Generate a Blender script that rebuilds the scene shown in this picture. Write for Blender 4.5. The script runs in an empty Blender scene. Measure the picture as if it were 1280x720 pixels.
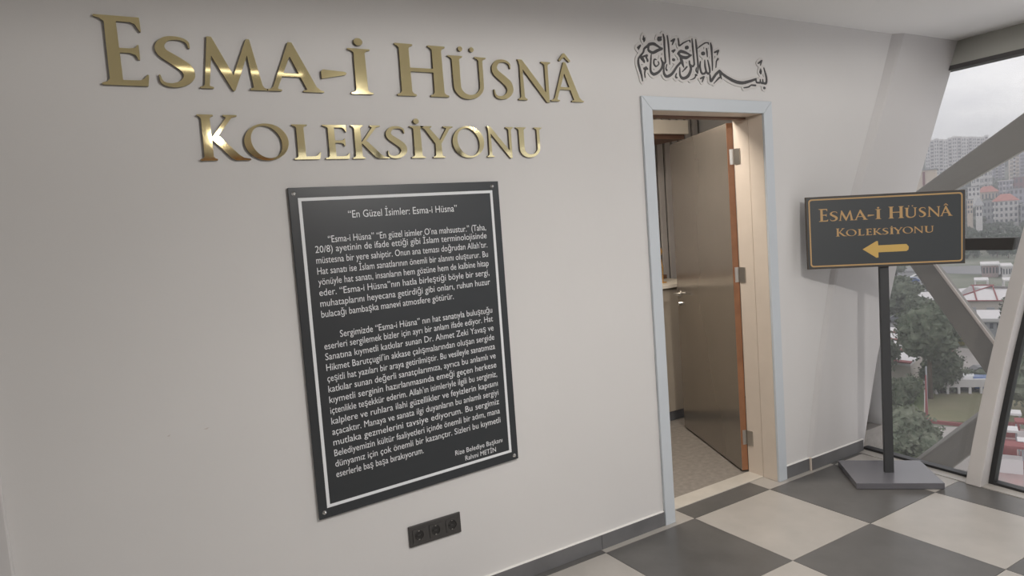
import bpy, bmesh, math, random
import numpy as np
from mathutils import Vector, Matrix, noise
random.seed(7)
S = bpy.context.scene
COL = S.collection
# ------------------------------------------------------------ camera
CP = np.array([-0.4905, -2.6342, 1.5953]); YAW, PIT, ROL, FPX = -0.53828, 0.08534, -0.07493, 864.25
_f = np.array([-math.sin(YAW)*math.cos(PIT), math.cos(YAW)*math.cos(PIT), -math.sin(PIT)])
_r = np.array([math.cos(YAW), math.sin(YAW), 0]); _u = np.cross(_r, _f)
_R = _r*math.cos(ROL)+_u*math.sin(ROL); _U = -_r*math.sin(ROL)+_u*math.cos(ROL)
cd = bpy.data.cameras.new('camera'); cam = bpy.data.objects.new('camera', cd); COL.objects.link(cam)
cd.sensor_width = 36; cd.lens = FPX*36/1280; cd.clip_start = .05; cd.clip_end = 5000
cam.matrix_world = Matrix(((_R[0], _U[0], -_f[0], CP[0]), (_R[1], _U[1], -_f[1], CP[1]), (_R[2], _U[2], -_f[2], CP[2]), (0, 0, 0, 1)))
S.camera = cam
# ------------------------------------------------------------ sky
w = bpy.data.worlds.new('sky'); S.world = w; w.use_nodes = True
nt = w.node_tree; bg = nt.nodes['Background']
tc = nt.nodes.new('ShaderNodeTexCoord'); mp = nt.nodes.new('ShaderNodeMapping'); mp.inputs['Scale'].default_value = (1, 1, 2.6)
nz = nt.nodes.new('ShaderNodeTexNoise'); nz.inputs['Scale'].default_value = 3.3; nz.inputs['Detail'].default_value = 7; nz.inputs['Roughness'].default_value = .55
cr = nt.nodes.new('ShaderNodeValToRGB')
cr.color_ramp.elements[0].position = .36; cr.color_ramp.elements[0].color = (.66, .66, .70, 1)
cr.color_ramp.elements[1].position = .62; cr.color_ramp.elements[1].color = (1.0, .985, 1.0, 1)
nt.links.new(tc.outputs['Generated'], mp.inputs['Vector']); nt.links.new(mp.outputs['Vector'], nz.inputs['Vector'])
nt.links.new(nz.outputs['Fac'], cr.inputs['Fac']); nt.links.new(cr.outputs['Color'], bg.inputs['Color'])
bg.inputs['Strength'].default_value = 1.4
S.view_settings.view_transform = 'Standard'; S.view_settings.look = 'None'
S.view_settings.exposure = 0.0; S.view_settings.gamma = 1.0; S.view_settings.use_curve_mapping = False
# ------------------------------------------------------------ lights: recessed spots, (x, y, watts)
CEIL = 2.672
SPOTS = [(4.0, -.85, 2, 179), (3.5, -1.5, 7, 179), (1.35, -2.75, 142, 179), (-.45, -2.5, 82, 150), (.60, -4.3, 5, 179), (2.8, -3.3, 8, 179), (1.35, -1.9, 100, 150)]
STRIP = (-.05, .75, -1.85, 2.5)           # LED strip: x0, x1, y, emission
INNER_WATT = 24
FILL = 5

# ------------------------------------------------------------ helpers
ORG = {}
def tag(o, label=None, cat=None, group=None, kind=None):
    if label: o['label'] = label
    if cat: o['category'] = cat
    if group: o['group'] = group
    if kind: o['kind'] = kind
    return o
def empty(name, loc, label=None, cat=None, group=None, kind=None, parent=None):
    o = bpy.data.objects.new(name, None); COL.objects.link(o); o.empty_display_size = .1
    po = Vector(ORG.get(parent.name, (0, 0, 0))) if parent else Vector((0, 0, 0))
    if parent: o.parent = parent
    o.location = Vector(loc)-po; ORG[o.name] = tuple(loc)
    return tag(o, label, cat, group, kind)
def link(name, me, mat, parent=None, loc=None, **k):
    """me has world coordinates; the object is put at loc (or its parent's origin) and the mesh shifted"""
    o = bpy.data.objects.new(name, me); COL.objects.link(o)
    po = Vector(ORG.get(parent.name, (0, 0, 0))) if parent else Vector((0, 0, 0))
    base = Vector(loc) if loc is not None else po
    me.transform(Matrix.Translation(-base))
    if parent: o.parent = parent
    o.location = base-po; ORG[o.name] = tuple(base)
    if mat is not None and not me.materials: me.materials.append(mat)
    return tag(o, **k)
class MB:
    def __init__(s): s.v = []; s.f = []
    def add(s, vs, fs):
        n = len(s.v); s.v += [tuple(v) for v in vs]; s.f += [tuple(i+n for i in f) for f in fs]; return s
    def box(s, a, b):
        (x0, y0, z0), (x1, y1, z1) = a, b
        return s.hexa([(x0, y0), (x1, y0), (x1, y1), (x0, y1)], z0, z1)
    def hexa(s, poly, z0, z1): return s.prism(poly, z0, z1)
    def prism(s, poly, z0, z1):
        n = len(poly)
        A = sum(poly[i][0]*poly[(i+1) % n][1]-poly[(i+1) % n][0]*poly[i][1] for i in range(n))
        if A < 0: poly = poly[::-1]
        vs = [(x, y, z0) for x, y in poly]+[(x, y, z1) for x, y in poly]
        fs = [tuple(range(n))[::-1], tuple(range(n, 2*n))]+[(i, (i+1) % n, n+(i+1) % n, n+i) for i in range(n)]
        return s.add(vs, fs)
    def slab(s, pts, vec):
        """polygon of 3D points, extruded by vec"""
        n = len(pts); q = [tuple(np.array(p)+np.array(vec)) for p in pts]
        return s.add([tuple(p) for p in pts]+q, [tuple(range(n)), tuple(range(n, 2*n))[::-1]]+[(i, n+i, n+(i+1) % n, (i+1) % n) for i in range(n)])
    def cyl(s, p0, p1, r0, r1=None, n=16, cap=True):
        r1 = r0 if r1 is None else r1
        p0 = Vector(p0); p1 = Vector(p1); d = (p1-p0).normalized()
        a = d.orthogonal().normalized(); b = d.cross(a)
        vs = [p0+(a*math.cos(t)+b*math.sin(t))*r0 for t in [2*math.pi*i/n for i in range(n)]]
        vs += [p1+(a*math.cos(t)+b*math.sin(t))*r1 for t in [2*math.pi*i/n for i in range(n)]]
        fs = [(i, (i+1) % n, n+(i+1) % n, n+i) for i in range(n)]
        if cap: fs += [tuple(range(n))[::-1], tuple(range(n, 2*n))]
        return s.add(vs, fs)
    def tube(s, pts, r, n=8):
        for a, b in zip(pts[:-1], pts[1:]): s.cyl(a, b, r, n=n)
        return s
    def build(s, name, mat, parent=None, bevel=0, smooth=False, loc=None, fix=True, seg=2, **k):
        me = bpy.data.meshes.new(name); me.from_pydata(s.v, [], s.f)
        bm = bmesh.new(); bm.from_mesh(me)
        if fix: bmesh.ops.recalc_face_normals(bm, faces=bm.faces)
        bm.to_mesh(me); bm.free()
        if smooth: me.shade_smooth()
        o = link(name, me, mat, parent, loc, **k)
        if bevel:
            m = o.modifiers.new('bevel', 'BEVEL'); m.width = bevel; m.segments = seg; m.limit_method = 'ANGLE'
        return o
def sub_copy(o, parent, loc=None):
    c = o.copy(); COL.objects.link(c); c.parent = parent
    if loc is not None: c.location = loc
    return c
def tree_copy(o, loc, rz=0, label=None, scale=None):
    c = o.copy(); COL.objects.link(c); c.location = loc; c.rotation_euler = (0, 0, rz)
    if scale: c.scale = scale
    if label: c['label'] = label
    for ch in list(o.children):
        d = sub_copy(ch, c)
        for g in list(ch.children): sub_copy(g, d)
    return c
def ray(px, py): return _f+_R*((px-640)/FPX)-_U*((py-360)/FPX)
def wallp(px, py, Y=0.0):
    d = ray(px, py); t = (Y-CP[1])/d[1]; return CP+d*t
def floorp(px, py, Z=0.0):
    d = ray(px, py); t = (Z-CP[2])/d[2]; return CP+d*t
# the leaning glass facade: x of the glass at height z, depth y
FZ = [-8, 0, .1, .364, .713, 1.2, 1.64, 2.49, 2.68, 3.4, 6]; FX = [1.7, 3.640, 3.664, 3.73, 3.872, 4.09, 4.30, 4.768, 4.879, 5.30, 6.8]
_pc = np.polyfit(FZ[1:9], FX[1:9], 3)
def XF(z, y=0.0):
    v = np.polyval(_pc, z) if 0 <= z <= 2.7 else (np.polyval(_pc, 0)+.22*z if z < 0 else np.polyval(_pc, 2.7)+.6*(z-2.7))
    return float(v)+.07*y
def facp(px, py, off=0.0):
    d = ray(px, py); lo, hi = .5, 30
    for _ in range(60):
        m = (lo+hi)/2; q = CP+d*m
        if q[0] > XF(q[2], q[1])+off: hi = m
        else: lo = m
    return CP+d*lo

# ------------------------------------------------------------ materials
MATS = {}
def mat(name, col, rough=.6, metal=0., spec=.5, bump=0, bscale=60, var=0, vscale=5, aniso=0, coords='Object', detail=4, col2=None, coat=0, emit=None):
    if name in MATS: return MATS[name]
    m = bpy.data.materials.new(name); m.use_nodes = True; t = m.node_tree; b = t.nodes['Principled BSDF']
    b.inputs['Base Color'].default_value = (*col, 1); b.inputs['Roughness'].default_value = rough; b.inputs['Metallic'].default_value = metal
    b.inputs['Specular IOR Level'].default_value = spec
    if coat: b.inputs['Coat Weight'].default_value = coat; b.inputs['Coat Roughness'].default_value = .08
    if emit: b.inputs['Emission Color'].default_value = (*emit[0], 1); b.inputs['Emission Strength'].default_value = emit[1]
    if bump or var:
        c = t.nodes.new('ShaderNodeTexCoord'); src = c.outputs[coords]
    if var:
        n = t.nodes.new('ShaderNodeTexNoise'); n.inputs['Scale'].default_value = vscale; n.inputs['Detail'].default_value = detail
        t.links.new(src, n.inputs['Vector'])
        r = t.nodes.new('ShaderNodeMapRange'); r.inputs['From Min'].default_value = .3; r.inputs['From Max'].default_value = .7
        t.links.new(n.outputs['Fac'], r.inputs['Value'])
        x = t.nodes.new('ShaderNodeMix'); x.data_type = 'RGBA'
        c2 = col2 or tuple(min(1, k*(1-var)) for k in col)
        x.inputs['A'].default_value = (*col, 1); x.inputs['B'].default_value = (*c2, 1)
        t.links.new(r.outputs['Result'], x.inputs['Factor']); t.links.new(x.outputs['Result'], b.inputs['Base Color'])
    if bump:
        n = t.nodes.new('ShaderNodeTexNoise'); n.inputs['Scale'].default_value = bscale; n.inputs['Detail'].default_value = 5
        t.links.new(src, n.inputs['Vector'])
        u = t.nodes.new('ShaderNodeBump'); u.inputs['Strength'].default_value = bump; u.inputs['Distance'].default_value = .01
        t.links.new(n.outputs['Fac'], u.inputs['Height']); t.links.new(u.outputs['Normal'], b.inputs['Normal'])
    MATS[name] = m; return m
M_wall = mat('wall_paint', (.67, .657, .648), .75, bump=.12, bscale=9, var=.04, vscale=1.3)
M_ceil = mat('ceiling_paint', (.80, .79, .775), .85, bump=.05, bscale=12)
M_strip = mat('cladding_paint', (.59, .575, .57), .7, bump=.06, bscale=10)
M_light = mat('light_tile', (.43, .405, .375), .33, var=.13, vscale=5.5, bump=.03, bscale=30)
M_dark = mat('dark_tile', (.128, .124, .119), .33, var=.2, vscale=6, bump=.03, bscale=30)
M_grout = mat('grout', (.25, .24, .23), .8)
M_skirt = mat('skirting_tile', (.165, .165, .170), .38, var=.2, vscale=7)
M_caulk = mat('caulk', (.75, .73, .70), .6)
M_casing = mat('casing_paint', (.56, .60, .64), .35, bump=.02)
M_jamb = mat('jamb_laminate', (.70, .615, .53), .45, var=.05, vscale=8)
M_thresh = mat('threshold_marble', (.60, .56, .50), .35, var=.12, vscale=9)
M_leaf = mat('leaf_laminate', (.36, .325, .285), .2, metal=.6, spec=.8, var=.1, vscale=2.5)
M_edge = mat('edge_wood', (.34, .155, .075), .5, var=.25, vscale=12)
M_steel = mat('satin_steel', (.62, .60, .56), .3, metal=1)
M_chrome = mat('chrome', (.8, .8, .8), .12, metal=1)
M_goldface = mat('gold_mirror', (.98, .86, .50), .05, metal=1, bump=.015, bscale=5)
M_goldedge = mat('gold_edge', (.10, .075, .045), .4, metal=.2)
M_board = mat('board_black', (.030, .034, .038), .33, spec=.55)
M_print = mat('white_print', (.78, .80, .82), .6)
M_signgold = mat('gold_print', (.50, .315, .13), .5)
M_signyel = mat('yellow_gold_print', (.62, .41, .115), .5)
M_signpan = mat('sign_panel', (.040, .046, .050), .45)
M_signrim = mat('sign_rim', (.060, .042, .028), .5)
M_pole = mat('stand_metal', (.045, .047, .050), .5)
M_base = mat('stand_base', (.15, .148, .165), .26, spec=.7)
M_sock = mat('socket_plastic', (.055, .052, .05), .4)
M_hole = mat('socket_hole', (.012, .012, .012), .6)
M_calli = mat('calligraphy_dark', (.045, .043, .045), .4)
M_backing = mat('calligraphy_backing', (.60, .58, .565), .4)
M_concrete = mat('inner_floor', (.30, .27, .24), .6, var=.25, vscale=30, bump=.05, bscale=80)
M_cab = mat('cabinet_laminate', (.42, .36, .285), .5, var=.1, vscale=3)
M_cabtop = mat('counter_wood', (.16, .085, .055), .5)
M_slat = mat('slat_grey', (.58, .54, .51), .5, var=.15, vscale=4)
M_gap = mat('slat_backing', (.05, .045, .042), .8)
M_beige = mat('beige_panel', (.82, .75, .64), .6)
M_gold2 = mat('warm_gold', (.85, .50, .16), .35, metal=.7)
M_frame = mat('black_frame', (.022, .022, .023), .45)
M_white = mat('mullion_white', (.58, .555, .54), .45, var=.05, vscale=6)
M_header = mat('header_grey', (.50, .50, .455), .6, var=.08, vscale=3)
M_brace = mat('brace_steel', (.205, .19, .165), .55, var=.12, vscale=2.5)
M_bracehighlight = mat('brace_highlight', (.62, .55, .50), .5)
M_transom = mat('transom_dark', (.035, .032, .030), .5)

# glass with a fresnel reflection and a translucent veil that imitates outdoor haze
m = bpy.data.materials.new('window_glass'); m.use_nodes = True; t = m.node_tree; t.nodes.clear()
out = t.nodes.new('ShaderNodeOutputMaterial'); tr = t.nodes.new('ShaderNodeBsdfTransparent'); gl = t.nodes.new('ShaderNodeBsdfGlossy'); gl.inputs['Roughness'].default_value = .02
tr.inputs['Color'].default_value = (.94, .94, .94, 1)
fr = t.nodes.new('ShaderNodeFresnel'); fr.inputs['IOR'].default_value = 1.45; mx = t.nodes.new('ShaderNodeMixShader')
tl = t.nodes.new('ShaderNodeBsdfTranslucent'); tl.inputs['Color'].default_value = (.85, .85, .87, 1); mx2 = t.nodes.new('ShaderNodeMixShader'); mx2.inputs['Fac'].default_value = .07
t.links.new(fr.outputs['Fac'], mx.inputs['Fac']); t.links.new(tr.outputs[0], mx.inputs[1]); t.links.new(gl.outputs[0], mx.inputs[2])
t.links.new(mx.outputs[0], mx2.inputs[1]); t.links.new(tl.outputs[0], mx2.inputs[2]); t.links.new(mx2.outputs[0], out.inputs['Surface'])
M_glass = m

# ============================================================ STRUCTURE
BX0, BX1 = -5.0, None
YB = -5.5
# --- floor: slab with separate tiles
TX, TY, TS, GR = 2.072, -.046, .600, .003
def clip(poly, a, b, c):      # keep a*x+b*y<=c
    o = []
    for i in range(len(poly)):
        p, q = poly[i], poly[(i+1) % len(poly)]; dp = a*p[0]+b*p[1]-c; dq = a*q[0]+b*q[1]-c
        if dp <= 0: o.append(p)
        if dp*dq < 0: s_ = dp/(dp-dq); o.append((p[0]+s_*(q[0]-p[0]), p[1]+s_*(q[1]-p[1])))
    return o
floor = MB().prism([(-5, YB), (XF(0, YB), YB), (XF(0, 0), 0), (2.83, 0), (2.83, .1), (1.93, .1), (1.93, 0), (-5, 0)], -.3, -.004).build('floor', M_grout, kind='structure')
SILL = .075
for i in range(-7, 4):
    for j in range(-7, 2):
        x0, y0 = TX+TS*i, TY+TS*(j-1)
        y1 = y0+TS
        if j == 1:
            y1 = 0.1 if i in (0, 1) else -.001
        x1 = x0+TS
        if j == 1 and i == 1: x1 = x0+TS
        poly = [(x0+GR/2, y0+GR/2), (x1-GR/2, y0+GR/2), (x1-GR/2, y1-GR/2), (x0+GR/2, y1-GR/2)]
        if j == 1 and i == 1:      # light tile: strip in front of the wall plus the corner inside the doorway
            poly = [(x0+GR/2, y0+GR/2), (x1-GR/2, y0+GR/2), (x1-GR/2, -.001), (2.81, -.001), (2.81, .098), (x0+GR/2, .098)]
        if j == 1 and i == -1:
            poly = [(x0+GR/2, y0+GR/2), (x1-GR/2, y0+GR/2), (x1-GR/2, .098), (1.96, .098), (1.96, -.001), (x0+GR/2, -.001)]
        poly = clip(poly, 1, -.07, XF(0, 0)-SILL)
        poly = clip(poly, 0, -1, -YB-.002)
        if len(poly) < 3: continue
        dark = (i+j) % 2 != 0
        if i == 0 and j == 1: dark = True
        MB().prism(poly, -.012, random.uniform(-.0005, .0004)).build('tile', M_dark if dark else M_light, floor)
MB().prism([(XF(0)-SILL+.003, -.002), (XF(0, 0)+.01, -.002), (XF(0, YB)+.01, YB), (XF(0, YB)-SILL+.003, YB)], -.012, .003).build('sill_strip', M_light, floor)
MB().box((1.93, .101, -.05), (2.82, .215, .004)).build('threshold', M_thresh, floor, bevel=.003)
# --- main wall with the doorway; right end follows the leaning glass
TH = .2
edge = [(XF(z)-.004, z) for z in (0, .05, .1, .23, .364, .54, .713, .95, 1.2, 1.42, 1.64, 1.9, 2.2, 2.49, CEIL)]
def wallslab(poly, name, m_, y0=0, y1=TH, **k):
    return MB().slab([(x, y0, z) for x, z in poly], (0, y1-y0, 0)).build(name, m_, **k)
wp = MB()
for poly in ([(-5, 0), (1.93, 0), (1.93, 2.17), (-5, 2.17)], [(-5, 2.17), (3.0, 2.17), (3.0, CEIL), (-5, CEIL)], [(2.83, 0), (3.0, 0), (3.0, 2.17), (2.83, 2.17)],
             [(3.0, 0)]+edge+[(3.0, CEIL)]):
    wp.slab([(x, 0, z) for x, z in poly], (0, TH, 0))
wall = wp.build('wall_main', M_wall, kind='structure')
# slight pilaster where the wall steps forward at the far left
MB().box((-5, -.022, 0), (float(wallp(13.5, 690, -.022)[0]), -.001, CEIL)).build('trim_1', M_strip, bevel=.006, kind='structure')
# leaning cladding strip along the glass, standing proud of the wall
cz = [0, .09, .6, 1.18, 1.66, 2.2, 2.4, CEIL]; cx = [3.10, 3.105, 3.22, 3.40, 3.645, 3.93, 4.03, 4.16]
pr = [.012, .012, .014, .018, .024, .032, .036, .040]
sm = MB(); n = len(cz)
vs = []
for z, x, p in zip(cz, cx, pr):
    xe = XF(z)-.006
    vs += [(x-.015-p, -.0005, z), (x, -p*.8, z), (x+.02, -p, z), (xe, -p, z), (xe, .0, z)]
fs = []
for a in range(n-1):
    for b in range(4): fs.append((a*5+b, a*5+b+1, (a+1)*5+b+1, (a+1)*5+b))
sm.add(vs, fs); st = sm.build('trim_2', M_strip, smooth=False, kind='structure')
# small scuffs on the paint
for (px, py, s_) in ((258, 536, .010), (211, 545, .006)):
    q = wallp(px, py)
    MB().slab([(q[0]-s_, -.0006, q[2]), (q[0]+s_*.2, -.0006, q[2]-.002), (q[0]+s_, -.0006, q[2]+.004), (q[0]+.001, -.0006, q[2]+.003)], (0, .0004, 0)).build('scuff', M_slat, wall)
# ceiling, other walls
ceiling = MB().prism([(-5, YB), (XF(CEIL, YB)+.1, YB), (XF(CEIL, 0)+.1, .2), (-5, .2)], CEIL, CEIL+.25).build('ceiling', M_ceil, kind='structure')
MB().box((-5.2, YB-.2, 0), (1.5, YB, CEIL)).box((1.5, YB-.2, 0), (5.0, YB, .9)).box((1.5, YB-.2, 2.66), (5.0, YB, CEIL)).build('wall_back', M_wall, kind='structure')
MB().slab([(1.5, YB-.08, .9), (5.0, YB-.08, .9), (5.0, YB-.08, 2.66), (1.5, YB-.08, 2.66)], (0, -.008, 0)).build('window_6', M_glass, kind='structure')  # unseen window added as bright sky for the lower letters to mirror
for k_, x_ in enumerate((1.5, 2.6, 3.7)): MB().box((x_, YB-.12, .9), (x_+.06, YB-.02, 2.66)).build('trim_%d' % (20+k_), M_frame, kind='structure')
MB().box((-5.2, YB, 0), (-5, 0, CEIL)).build('wall_left', M_wall, kind='structure')
# skirting tiles
def skirt(name, segs, y=-.011, h=.076):
    root = empty(name, (segs[0][0], 0, 0), kind='structure')
    for a, b, yy in segs:
        MB().box((a+.001, yy, .0), (b-.001, yy+.0105, h)).build('skirting_tile', M_skirt, root, bevel=.0015)
        mb = MB(); nseg = 14; top = []; 
        for i in range(nseg+1):
            x = a+(b-a)*i/nseg; top.append((x, yy+.002, h+.003+.003*noise.noise((x*17, 3, 0))))
        for i in range(nseg):
            p, q = top[i], top[i+1]
            mb.add([(p[0], yy-.0008, h-.001), (q[0], yy-.0008, h-.001), q, p, (q[0], yy+.0105, q[2]+.001), (p[0], yy+.0105, p[2]+.001)], [(0, 1, 2, 3), (3, 2, 4, 5)])
        mb.build('caulk', M_caulk, root, fix=False)
xj = float(wallp(751, 676)[0])
skirt('baseboard_main', [(xj-.6*k-.6, xj-.6*k, -.011) for k in range(4, -1, -1)]+[(xj, 1.893, -.011)])
skirt('baseboard_right', [(2.868, 3.085, -.011), (3.092, XF(0)-.02, -.024)])
MB().box((3.083, -.020, 0), (3.093, -.001, .078)).build('baseboard_corner', M_jamb, kind='structure')
# --- window header, glass bays
hd = MB()
def surf(y, z, off=0): return (XF(z, y)+off, y, z)
_mp = [facp(1212, 600, -.085), facp(1242, 440, -.085), facp(1274, 320, -.085)]
_mk = (_mp[2][1]-_mp[0][1])/(_mp[2][2]-_mp[0][2])
def lean(z): return _mk*z
def facade_bar(name, y0, y1, zs, o0, o1, m_, parent=None, ln=False, **k):
    """bar between glass offsets o0..o1, y0..y1 following the lean at heights zs"""
    mb = MB(); vs = []
    for z in zs:
        g_ = lean(z) if ln else 0
        vs += [surf(y0+g_, z, o0), surf(y1+g_, z, o0), surf(y1+g_, z, o1), surf(y0+g_, z, o1)]
    fs = [(0, 1, 2, 3)]
    for a in range(len(zs)-1):
        for b in range(4): fs.append((a*4+b, a*4+(b+1) % 4, a*4+4+(b+1) % 4, a*4+4+b))
    fs.append(tuple(4*(len(zs)-1)+b for b in (3, 2, 1, 0)))
    return mb.add(vs, fs).build(name, m_, parent, **k)
ZS = [0, .1, .23, .364, .54, .713, .95, 1.2, 1.42, 1.64, 1.9, 2.2, 2.49]
facade_bar('trim_3', -.002, -2.0, [2.495, 2.6, CEIL+.02], -.03, .08, M_header, kind='structure')
facade_bar('trim_4', -.002, -2.0, [2.462, 2.495], -.035, .06, mat('grey_strip', (.09, .085, .085), .5), kind='structure')
ys = [0.0, -.765, -1.95, -3.15, -4.35, YB]
for b in range(5):
    ya, yb = ys[b], ys[b+1]
    a_ = ya-(.004 if b == 0 else .0); b_ = yb+.075 if b < 4 else yb
    wroot = empty('window_%d' % (b+1), surf(ya, 0), kind='structure')
    mb = MB(); zz = ZS[:-1]+[2.462 if b < 2 else 2.67]  # unseen bays glazed higher, past the shortened header, so letters mirror sky
    vs = []
    for z in zz: vs += [surf(a_+(lean(z) if b else 0), z, .03), surf(b_+(lean(z) if b < 4 else 0), z, .03)]
    mb.add(vs, [(2*i, 2*i+1, 2*i+3, 2*i+2) for i in range(len(zz)-1)]).build('pane', M_glass, wroot, fix=False)
    facade_bar('bottom_rail', a_, b_, [.002, .016], .0, .05, M_frame, wroot)
    facade_bar('transom', a_, b_, [1.255, 1.325], .005, .08, M_transom, wroot)
    if b >= 1: facade_bar('side_rail', a_, a_-.028, [.014]+ZS[1:], -.002, .045, M_frame, wroot, ln=True)
    if b < 4:
        facade_bar('trim_%d' % (b+5), b_+.004, yb, ZS, -.085, .06, M_white, ln=True, kind='structure', bevel=.004)
# --- steel lattice outside the glass
OFF = .42
brace_root = empty('facade_lattice', (XF(0)+OFF, -.5, -.5), kind='structure')
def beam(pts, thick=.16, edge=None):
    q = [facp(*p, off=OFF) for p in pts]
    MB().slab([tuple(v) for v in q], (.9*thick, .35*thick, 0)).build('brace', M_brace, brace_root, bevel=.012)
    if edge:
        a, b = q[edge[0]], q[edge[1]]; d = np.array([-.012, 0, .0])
        MB().cyl(tuple(a+d), tuple(b+d), .010, n=6).build('brace_highlight', M_bracehighlight, brace_root)  # pale rod imitates the bright highlight along the brace
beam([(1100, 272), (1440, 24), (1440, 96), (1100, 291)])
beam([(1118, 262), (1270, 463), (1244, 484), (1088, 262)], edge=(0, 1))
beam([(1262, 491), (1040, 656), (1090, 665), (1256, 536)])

HAZE = .0009
# ============================================================ THE CITY BELOW THE WINDOW
EX = np.array([.8985, .439]); LX = np.array([-.439, .8985]); GZ = -22.0
def atd(px, py, D):
    d = ray(px, py); t = D/(d[:2]@EX); return CP+d*t
def gp(px, py, z=GZ): q = floorp(px, py, z); return q
def el(e, l): p = CP[:2]+EX*e+LX*l; return (float(p[0]), float(p[1]))
def lat(px, py, D): q = atd(px, py, D); return float((q[:2]-CP[:2])@LX)
def gh(D, l=0):
    z = float(np.interp(D, [0, 265, 300, 420, 700, 820, 1080, 1300, 1600], [GZ, GZ, GZ+.5, -16, 7, 22, 66, 78, 70]))
    if D > 300: z += (D-300)*.012*noise.noise((D*.006, l*.008, 1.3))
    return z
def gmat(name, c, c2=None, sc=.05, **k): return mat(name, c, .9, col2=c2, var=.01 if c2 else 0, vscale=sc, spec=.2, **k)
T_ground = mat('city_ground', (.10, .125, .08), .9, col2=(.24, .24, .20), var=.01, vscale=.06, spec=.2, detail=12)
# terrain
Ds = list(range(25, 300, 12))+list(range(300, 1600, 26)); Ls = list(range(-700, 701, 25)); mb = MB()
vs = [(*el(D, l), gh(D, l)-.0) for D in Ds for l in Ls]; nl = len(Ls)
mb.add(vs, [(i*nl+j, i*nl+j+1, (i+1)*nl+j+1, (i+1)*nl+j) for i in range(len(Ds)-1) for j in range(nl-1)])
mb.build('terrain', T_ground, kind='structure', smooth=True, fix=False)
def patch(name, pxs, m_, h=.12, z=GZ, **k):
    P = [gp(*p, z)[:2] for p in pxs]
    k.setdefault('kind', 'structure')
    return MB().prism([(float(a), float(b)) for a, b in P], z-.3, z+h).build(name, m_, **k)
T_asph = gmat('asphalt', (.17, .17, .175), (.22, .22, .22), .2); T_field = gmat('turf', (.17, .17, .095), (.22, .20, .13), .3)
T_pave = gmat('pale_paving', (.33, .31, .29), (.40, .37, .35), .4); T_road = gmat('road', (.20, .20, .21), (.25, .25, .25), .1)
T_grass = gmat('verge_grass', (.12, .16, .075), (.17, .19, .10), .2); T_white = gmat('white_roof', (.60, .58, .58)); T_red = gmat('red_metal', (.27, .10, .10))
T_cream = gmat('cream_render', (.48, .44, .40)); T_pink = gmat('pink_paving', (.42, .28, .27), (.34, .30, .29), .5); T_glassd = mat('far_window', (.09, .10, .12), .25)
T_wht = gmat('white_render', (.62, .60, .60)); T_lil = gmat('lilac_render', (.36, .35, .41)); T_grey = gmat('grey_render', (.34, .35, .37)); T_bei = gmat('beige_render', (.55, .47, .40))
T_roof = gmat('red_roof', (.42, .19, .16), (.36, .14, .12), .5); T_droof = gmat('dark_red_roof', (.22, .11, .12)); T_groof = gmat('grey_roof', (.30, .30, .31)); T_bark = gmat('bark', (.10, .08, .06))
patch('city_road', [(1100, 326), (1300, 331), (1300, 345), (1100, 340)], T_road)
patch('parking_lot', [(1080, 340), (1182, 340), (1160, 372), (1080, 372)], T_asph)
patch('sports_field', [(1158, 494), (1300, 490), (1330, 532), (1150, 528)], T_field, h=.2)
patch('grass_verge', [(1250, 440), (1340, 440), (1340, 530), (1262, 530)], T_grass, h=.16)
patch('pavement', [(1120, 532), (1300, 540), (1330, 600), (1100, 580)], T_pave, h=.14)
patch('plaza', [(1244, 538), (1340, 540), (1360, 640), (1235, 625)], T_pink, h=.2)
patch('footpath', [(1184, 434), (1230, 440), (1250, 478), (1206, 476)], T_pave, h=.2)
patch('lawn', [(1060, 455), (1160, 455), (1150, 620), (1060, 620)], T_grass, h=.1)
patch('side_street', [(1080, 398), (1150, 396), (1150, 408), (1080, 410)], T_asph, h=.14)

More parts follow.
